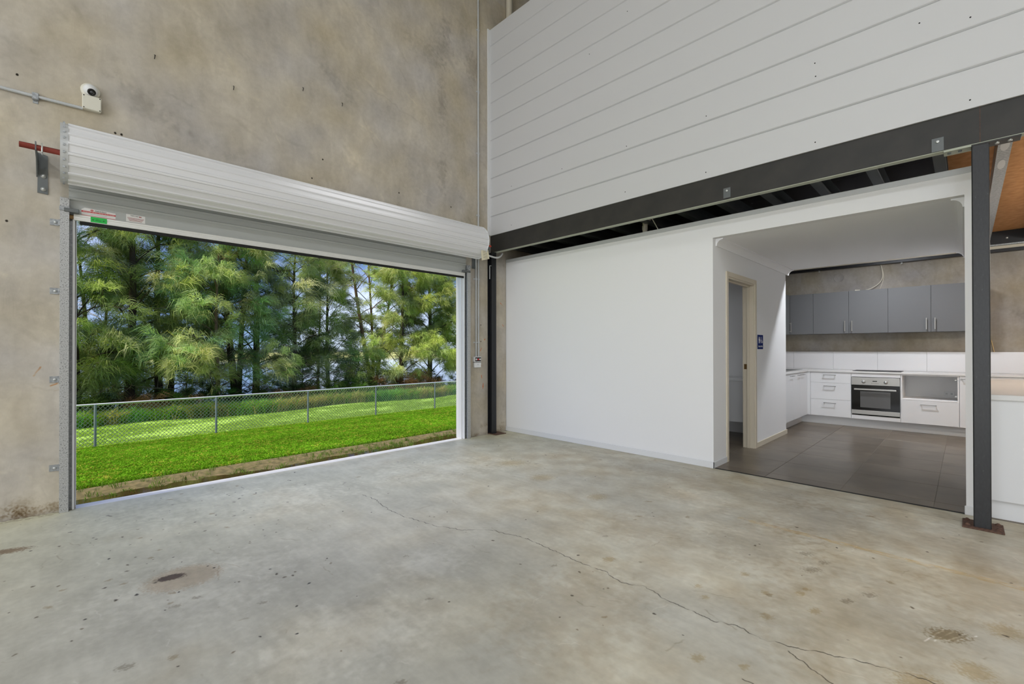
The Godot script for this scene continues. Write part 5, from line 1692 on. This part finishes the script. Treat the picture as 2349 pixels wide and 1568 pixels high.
func build_outside() -> void:
	rng.seed = 2
	strip("ground_strip", -5.055, -6.12, 0.11, M.soil, "bare muddy strip between the door sill and the lawn", "ground", 0.012, 0.5)
	strip("ground_lawn", -6.12, -14.65, 0.6, M.lawn_ground, "sloping lawn ground in front of the wire fence", "lawn", 0.03)
	strip("ground_mown", -14.65, -19.2, 0.6, M.mown_ground, "paler mown grass beyond the wire fence", "lawn", 0.05)
	strip("ground_bank", -19.2, -29.0, 0.7, M.bank_ground, "lake bank of leaf litter under the trees", "ground", 0.12)
	off = Vector3(20, -2.35, -90)
	var st := S()
	quad(st, Vector3(-220, -2.35, -26), Vector3(320, -2.35, -26), Vector3(320, -2.35, -240), Vector3(-220, -2.35, -240), Vector3.UP)
	solo("lake", st, M.lake_water, "bright lake water glimpsed between the tree trunks", "lake", "", "structure")
	off = Vector3(40, -2.4, -190)
	st = S()
	var hz := noise(95, 0.02, 3)
	st.set_smooth_group(1)
	var hill := func(i: int, j: int) -> Vector3:
		var x := -260.0 + i * 12.0
		return Vector3(x, -2.5 + j * (0.4 + 0.7 * (0.5 + 0.5 * hz.get_noise_2d(x, 5.0))), -170.0 - j * 14.0)
	for i in 52:
		for j in 3:
			quad(st, hill.call(i, j), hill.call(i + 1, j), hill.call(i + 1, j + 1), hill.call(i, j + 1), Vector3(0, 1, 0.3))
	solo("terrain_far_shore", st, M.shore_ground, "low grassy far shore across the lake", "shore", "", "structure")
	# puddles along the sill
	for q in [[-0.3, 2.0, 0.16], [1.75, 1.7, 0.13], [3.55, 1.5, 0.30]]:
		off = Vector3(q[0] + q[1] / 2.0, -0.12, -5.3)
		var poly := []
		var nz := noise(96 + int(q[0] * 10), 1.2, 2)
		for k in 40:
			var t := k / 39.0
			poly.append(Vector2(q[0] + q[1] * t, -5.54 - (q[2] + 0.07 * nz.get_noise_1d(t * 8.0)) * sqrt(sin(PI * t))))
		for k in 40:
			var t := 1.0 - k / 39.0
			poly.append(Vector2(q[0] + q[1] * t, -5.50 + 0.06 * nz.get_noise_1d(20.0 + t * 8.0)))
		st = S()
		ext(st, poly, 1, -0.13, -0.112)
		solo("puddle", st, M.puddle_water, ["long brown puddle in the mud along the door sill", "short brown puddle in the mud at the middle of the sill", "wide brown puddle at the end of the sill by the track"][[-0.3, 1.75, 3.55].find(q[0])], "puddle", "", "stuff")
	# lawn blades
	var tufts := [tuft(13, 0.055, 0.05, 0.009, 0.8), tuft(13, 0.05, 0.06, 0.009, 1.0)]
	var o := thing("lawn_grass", Vector3(3, -0.12, -6.2), "short bright green broad-bladed grass of the lawn", "grass", "", "stuff")
	var patch := noise(97, 0.5, 3)
	for s in 2:
		var list := []
		for k in 26000:
			var z := -6.1 - 8.6 * pow(rng.randf(), 1.25)
			var x := rng.randf_range(-0.6, 1.6 - z * 0.82)
			var y := ground_y(z) - 0.005
			var v := rng.randf_range(0.75, 1.3) * (1.0 + patch.get_noise_2d(x, z) * 0.35)
			var dry := rng.randf()
			var c := Color(0.125, 0.285, 0.016) * v if dry > 0.14 else Color(0.30, 0.31, 0.05) * v
			list.append([Transform3D(Basis(Vector3.UP, rng.randf() * TAU).scaled(Vector3.ONE * rng.randf_range(0.7, 1.25)), Vector3(x, y, z) - off), c])
		scatter(o, "grass_blades", tufts[s], M.grass_blades, list)
	var weed := tuft(9, 0.10, 0.05, 0.007, 0.6)
	o = thing("sill_weeds", Vector3(2, -0.12, -5.6), "sparse green weeds in the mud strip outside the sill", "weeds", "", "stuff")
	var wl := []
	for k in 420:
		var x := rng.randf_range(-0.5, 6.0)
		var z := rng.randf_range(-6.1, -5.6) if k % 3 else rng.randf_range(-5.8, -5.5)
		if k % 4 == 0:
			x = rng.randfn(3.1, 0.35)
			z = rng.randf_range(-5.85, -5.55)
		var v := rng.randf_range(0.6, 1.3)
		wl.append([Transform3D(Basis(Vector3.UP, rng.randf() * TAU).scaled(Vector3.ONE * rng.randf_range(0.25, 0.8)), Vector3(x, ground_y(z) - 0.003, z) - off), Color(0.14 * v, 0.25 * v, 0.04 * v)])
	scatter(o, "weed_blades", weed, M.grass_blades, wl)
	var short := tuft(12, 0.045, 0.09, 0.011, 0.9)
	o = thing("mown_grass", Vector3(8, -1.1, -15), "pale mown grass beyond the wire fence", "grass", "", "stuff")
	var ml := []
	for k in 22000:
		var z := rng.randf_range(-19.2, -14.3)
		var x := rng.randf_range(-1.0, 2.0 - z * 0.95)
		var v := rng.randf_range(0.8, 1.25)
		ml.append([Transform3D(Basis(Vector3.UP, rng.randf() * TAU).scaled(Vector3.ONE * rng.randf_range(0.6, 1.2)), Vector3(x, ground_y(z) - 0.01, z) - off), Color(0.24 * v, 0.38 * v, 0.055 * v)])
	scatter(o, "grass_blades", short, M.grass_blades, ml)
	var tall := [tuft(26, 0.62, 0.22, 0.018, 0.55), tuft(22, 0.5, 0.25, 0.02, 0.8)]
	o = thing("tall_grass", Vector3(8, -1.1, -19.3), "band of long rank grass at the foot of the trees", "grass", "", "stuff")
	for s in 2:
		var list := []
		for k in 2600:
			var z := -18.7 - 2.4 * rng.randf() * rng.randf()
			var x := rng.randf_range(-1.5, 22.0)
			z -= 0.35 * sin(x * 0.9)
			var v := rng.randf_range(0.6, 1.3)
			var dry := patch.get_noise_2d(x * 0.8, 50.0 + z) + rng.randf_range(-0.25, 0.25)
			var c := Color(0.17, 0.35, 0.04) * v
			if dry > 0.22:
				c = Color(0.40, 0.36, 0.14) * v
			elif dry < -0.2:
				c = Color(0.12, 0.33, 0.08) * v
			list.append([Transform3D(Basis(Vector3.UP, rng.randf() * TAU).scaled(Vector3.ONE * rng.randf_range(0.65, 1.15)), Vector3(x, ground_y(z) - 0.02, z) - off), c])
		scatter(o, "grass_blades", tall[s], M.grass_blades, list)
	build_fence()
	build_trees()

func build_fence() -> void:
	var z := -14.65
	var yb := -1.10
	var o := thing("wire_fence", Vector3(5, yb, z), "low galvanised chain-link fence with round posts across the lawn", "fence")
	var st := S()
	var top := yb + 1.035
	tube(st, [Vector3(-4.4, top, z), Vector3(24.0, top, z)], 0.024, 8)
	part(o, "top_rail", st, M.fence_steel)
	for x in [-1.95, 0.542, 3.005, 5.477, 7.80, 10.30, 12.75, 15.2, 17.65, 20.1]:
		st = S()
		tube(st, [Vector3(x, yb - 0.05, z + 0.01), Vector3(x, top, z + 0.01)], 0.027, 8)
		part(o, "post", st, M.fence_post_steel)
	st = S()
	var h := 0.98
	var y0 := yb + 0.05
	var run := h * 0.95
	var w := 0.0042
	for k in 330:
		var x := -4.6 + k * 0.088
		for d in [1.0, -1.0]:
			var a := Vector3(x, y0, z - 0.03)
			var b := Vector3(x + run * d, y0 + h, z - 0.03)
			var s := Vector3(h, -run * d, 0).normalized() * w
			quad(st, a - s, a + s, b + s, b - s, Vector3.BACK)
			var dz := Vector3(0, 0, -w * 2.0)
			quad(st, a - s + dz, a + s + dz, b + s + dz, b - s + dz, Vector3.FORWARD)
			quad(st, a - s, b - s, b - s + dz, a - s + dz, -s)
			quad(st, a + s, b + s, b + s + dz, a + s + dz, s)
	part(o, "wire_mesh", st, M.fence_wire, "", "stuff")

func build_trees() -> void:
	rng.seed = 31
	var sp := [spray(30, 0.50, 0.014, 1.1), spray(26, 0.62, 0.013, 1.7)]
	var sp2 := [spray(30, 0.40, 0.014, 0.5), spray(26, 0.46, 0.012, 0.9)]
	var T := [
		["she_oak", 1.70, -21.5, 9.5, 0.17, Vector2(0.01, 0), 0.95, [0, 0, 3, 1], M.bark, "tall she-oak with a straight dark trunk and olive foliage beside the roller door track", 1, 0.10],
		["she_oak", 2.72, -22.6, 10.0, 0.15, Vector2(-0.01, 0.0), 0.75, [0, 1, 3], M.bark, "she-oak with a slender dark trunk behind the first olive one", 1, 0.14],
		["she_oak", 3.15, -23.4, 10.0, 0.12, Vector2(0.02, 0.0), 0.6, [1, 4, 0], M.bark, "thin dark she-oak standing close beside the slender trunk", 1, 0.22],
		["she_oak", 0.35, -20.8, 9.0, 0.15, Vector2(-0.03, 0.0), 0.85, [1, 4, 0], M.bark, "shaded she-oak cut off by the edge of the roller door track", 1, 0.08],
		["bare_tree", 0.95, -23.5, 9.0, 0.09, Vector2(-0.02, 0.0), 0.16, [4, 1], M.bark, "nearly bare tree of fine twigs against the pale sky", 2, 0.25],
		["she_oak", 4.30, -20.6, 7.4, 0.09, Vector2(0.0, 0.0), 1.0, [2, 2, 3], M.bark_brown, "young bluish green she-oak with dense drooping plumes", 1, 0.05],
		["she_oak", 5.30, -22.0, 10.0, 0.17, Vector2(-0.02, 0.0), 0.7, [1, 4, 5], M.bark, "she-oak with the thickest dark forked trunk near the middle of the row", 2, 0.20],
		["she_oak", 6.05, -22.2, 10.0, 0.16, Vector2(0.015, 0.0), 0.75, [3, 5, 0], M.bark, "she-oak with pale grey green foliage next to the forked trunk", 1, 0.12],
		["she_oak", 7.45, -21.6, 8.0, 0.12, Vector2(0.02, 0.0), 0.8, [5, 1, 4], M.bark, "dull green she-oak with dark inner branches mid row", 1, 0.10],
		["bare_tree", 8.85, -22.4, 10.0, 0.07, Vector2(0.0, 0.0), 0.14, [5, 1], M.bark_brown, "slim leafless tree with a bare straight stem against blue sky", 1, 0.22],
		["she_oak", 9.55, -22.8, 7.6, 0.12, Vector2(0.0, 0.0), 0.95, [1, 5, 0], M.bark, "rounded green she-oak behind the third fence post", 1, 0.08],
		["gum_tree", 11.9, -22.6, 10.0, 0.13, Vector2(0.0, 0.0), 0.55, [0, 3, 2], M.bark_brown, "pale brown multi-stemmed tree with upright limbs", 3, 0.30],
		["she_oak", 12.9, -21.4, 8.0, 0.14, Vector2(0.02, 0.0), 1.1, [0, 3, 0], M.bark, "dense olive she-oak leaning beside the pale brown stems", 1, 0.05],
		["she_oak", 14.8, -21.6, 8.6, 0.16, Vector2(0.02, 0.0), 1.15, [0, 0, 3], M.bark, "bushy olive she-oak near the opening edge", 1, 0.05],
		["she_oak", 16.9, -21.2, 9.0, 0.16, Vector2(0.0, 0.0), 1.1, [0, 1, 0], M.bark, "dark olive she-oak half hidden by the door jamb", 1, 0.05],
		["she_oak", 19.5, -22.5, 9.0, 0.16, Vector2(0.0, 0.0), 1.0, [1, 0], M.bark, "she-oak at the end of the row past the door jamb", 1, 0.05],
		["young_she_oak", 1.25, -23.2, 3.0, 0.035, Vector2(0.03, 0.0), 0.45, [0, 3], M.bark, "small olive she-oak sapling between the shaded tree and the first straight trunk", 1, 0.1],
		["young_she_oak", 3.75, -23.6, 3.4, 0.035, Vector2(0.02, 0.0), 0.5, [3, 0], M.bark, "yellowish sapling between the slender trunk and the bluish young she-oak", 1, 0.08],
		["young_she_oak", 8.4, -23.0, 3.0, 0.035, Vector2(-0.02, 0.0), 0.5, [1, 2], M.bark, "green sapling by the foot of the leafless tree", 1, 0.08],
		["young_she_oak", 10.7, -22.0, 2.6, 0.03, Vector2(0.0, 0.0), 0.5, [2, 0], M.bark, "bright green sapling in front of the pale brown stems", 1, 0.08],
		["she_oak", -1.6, -21.8, 9.5, 0.16, Vector2(0.0, 0.0), 0.9, [1, 0], M.bark, "she-oak behind the concrete wall on the track side", 1, 0.06],
	]
	for i in T.size():
		var t: Array = T[i]
		make_tree(t[0], t[1], t[2], t[3], t[4], t[5], t[6], t[7], t[8], 100 + i, sp2 if t[0] == "gum_tree" else sp, t[11], t[9], t[10])
	# undergrowth
	var spots := [[0.9, -20.4, 1.2, 0], [2.3, -20.2, 0.9, 1], [3.4, -20.6, 1.1, 2], [5.0, -20.4, 1.3, 0], [6.6, -20.3, 1.0, 1], [8.0, -20.6, 1.2, 0], [9.2, -20.3, 1.0, 2], [10.6, -20.6, 1.2, 0], [11.9, -20.2, 1.0, 1], [13.6, -20.3, 1.2, 1], [15.4, -20.4, 1.3, 0]]
	for i in spots.size():
		var q: Array = spots[i]
		rng.seed = 300 + i
		var y := ground_y(q[1])
		var dead: bool = q[3] == 1
		var lab: String = [["leafy dark shrub under the trees by the track", "rusty dead brush at the foot of the first she-oak", "fresh green shrub under the slender trunks", "dark shrub below the forked trunk", "rusty dead brush below the pale grey green she-oak", "dark shrub under the dull green she-oak", "fresh green shrub below the leafless tree", "dark shrub in front of the rounded she-oak", "rusty dead brush below the pale brown stems", "rusty dead brush under the dense olive she-oak", "dark shrub near the opening edge"]][0][i]
		var o := thing("dead_brush" if dead else "shrub", Vector3(q[0], y, q[1]), lab, "shrub", "undergrowth on the lake bank")
		var st := S()
		var list := []
		for k in 26:
			var a := rng.randf() * TAU
			var out := Vector3(cos(a), rng.randf_range(0.5, 1.6), sin(a)).normalized()
			var b := Vector3(q[0], y - 0.05, q[1]) + Vector3(cos(a), 0, sin(a)) * 0.25
			var l: float = q[2] * rng.randf_range(0.6, 1.25)
			var tip := b + out * l
			tube(st, [b, b + out * l * 0.6 + Vector3(0, 0.05, 0), tip], [0.012, 0.008, 0.004], 4, false)
			for s in 9:
				var p := b.lerp(tip, rng.randf_range(0.3, 1.05)) + Vector3(rng.randf_range(-1, 1), rng.randf_range(-1, 1), rng.randf_range(-1, 1)) * 0.14
				var v := rng.randf_range(0.6, 1.3)
				var c := Color(0.16, 0.105, 0.055) if dead else (Color(0.06, 0.10, 0.028) if q[3] == 0 else Color(0.09, 0.20, 0.04))
				list.append([Transform3D((Basis(Vector3.UP, rng.randf() * TAU) * Basis(Vector3.BACK, rng.randf_range(-0.3, 0.8))).scaled(Vector3.ONE * rng.randf_range(0.5, 1.0)), p - off), Color(c.r * v, c.g * v, c.b * v)])
		part(o, "stems", st, M.bark_brown if dead else M.bark, "", "stuff")
		scatter(o, "foliage", sp[i % 2] if dead else sp2[i % 2], M.needles, list)
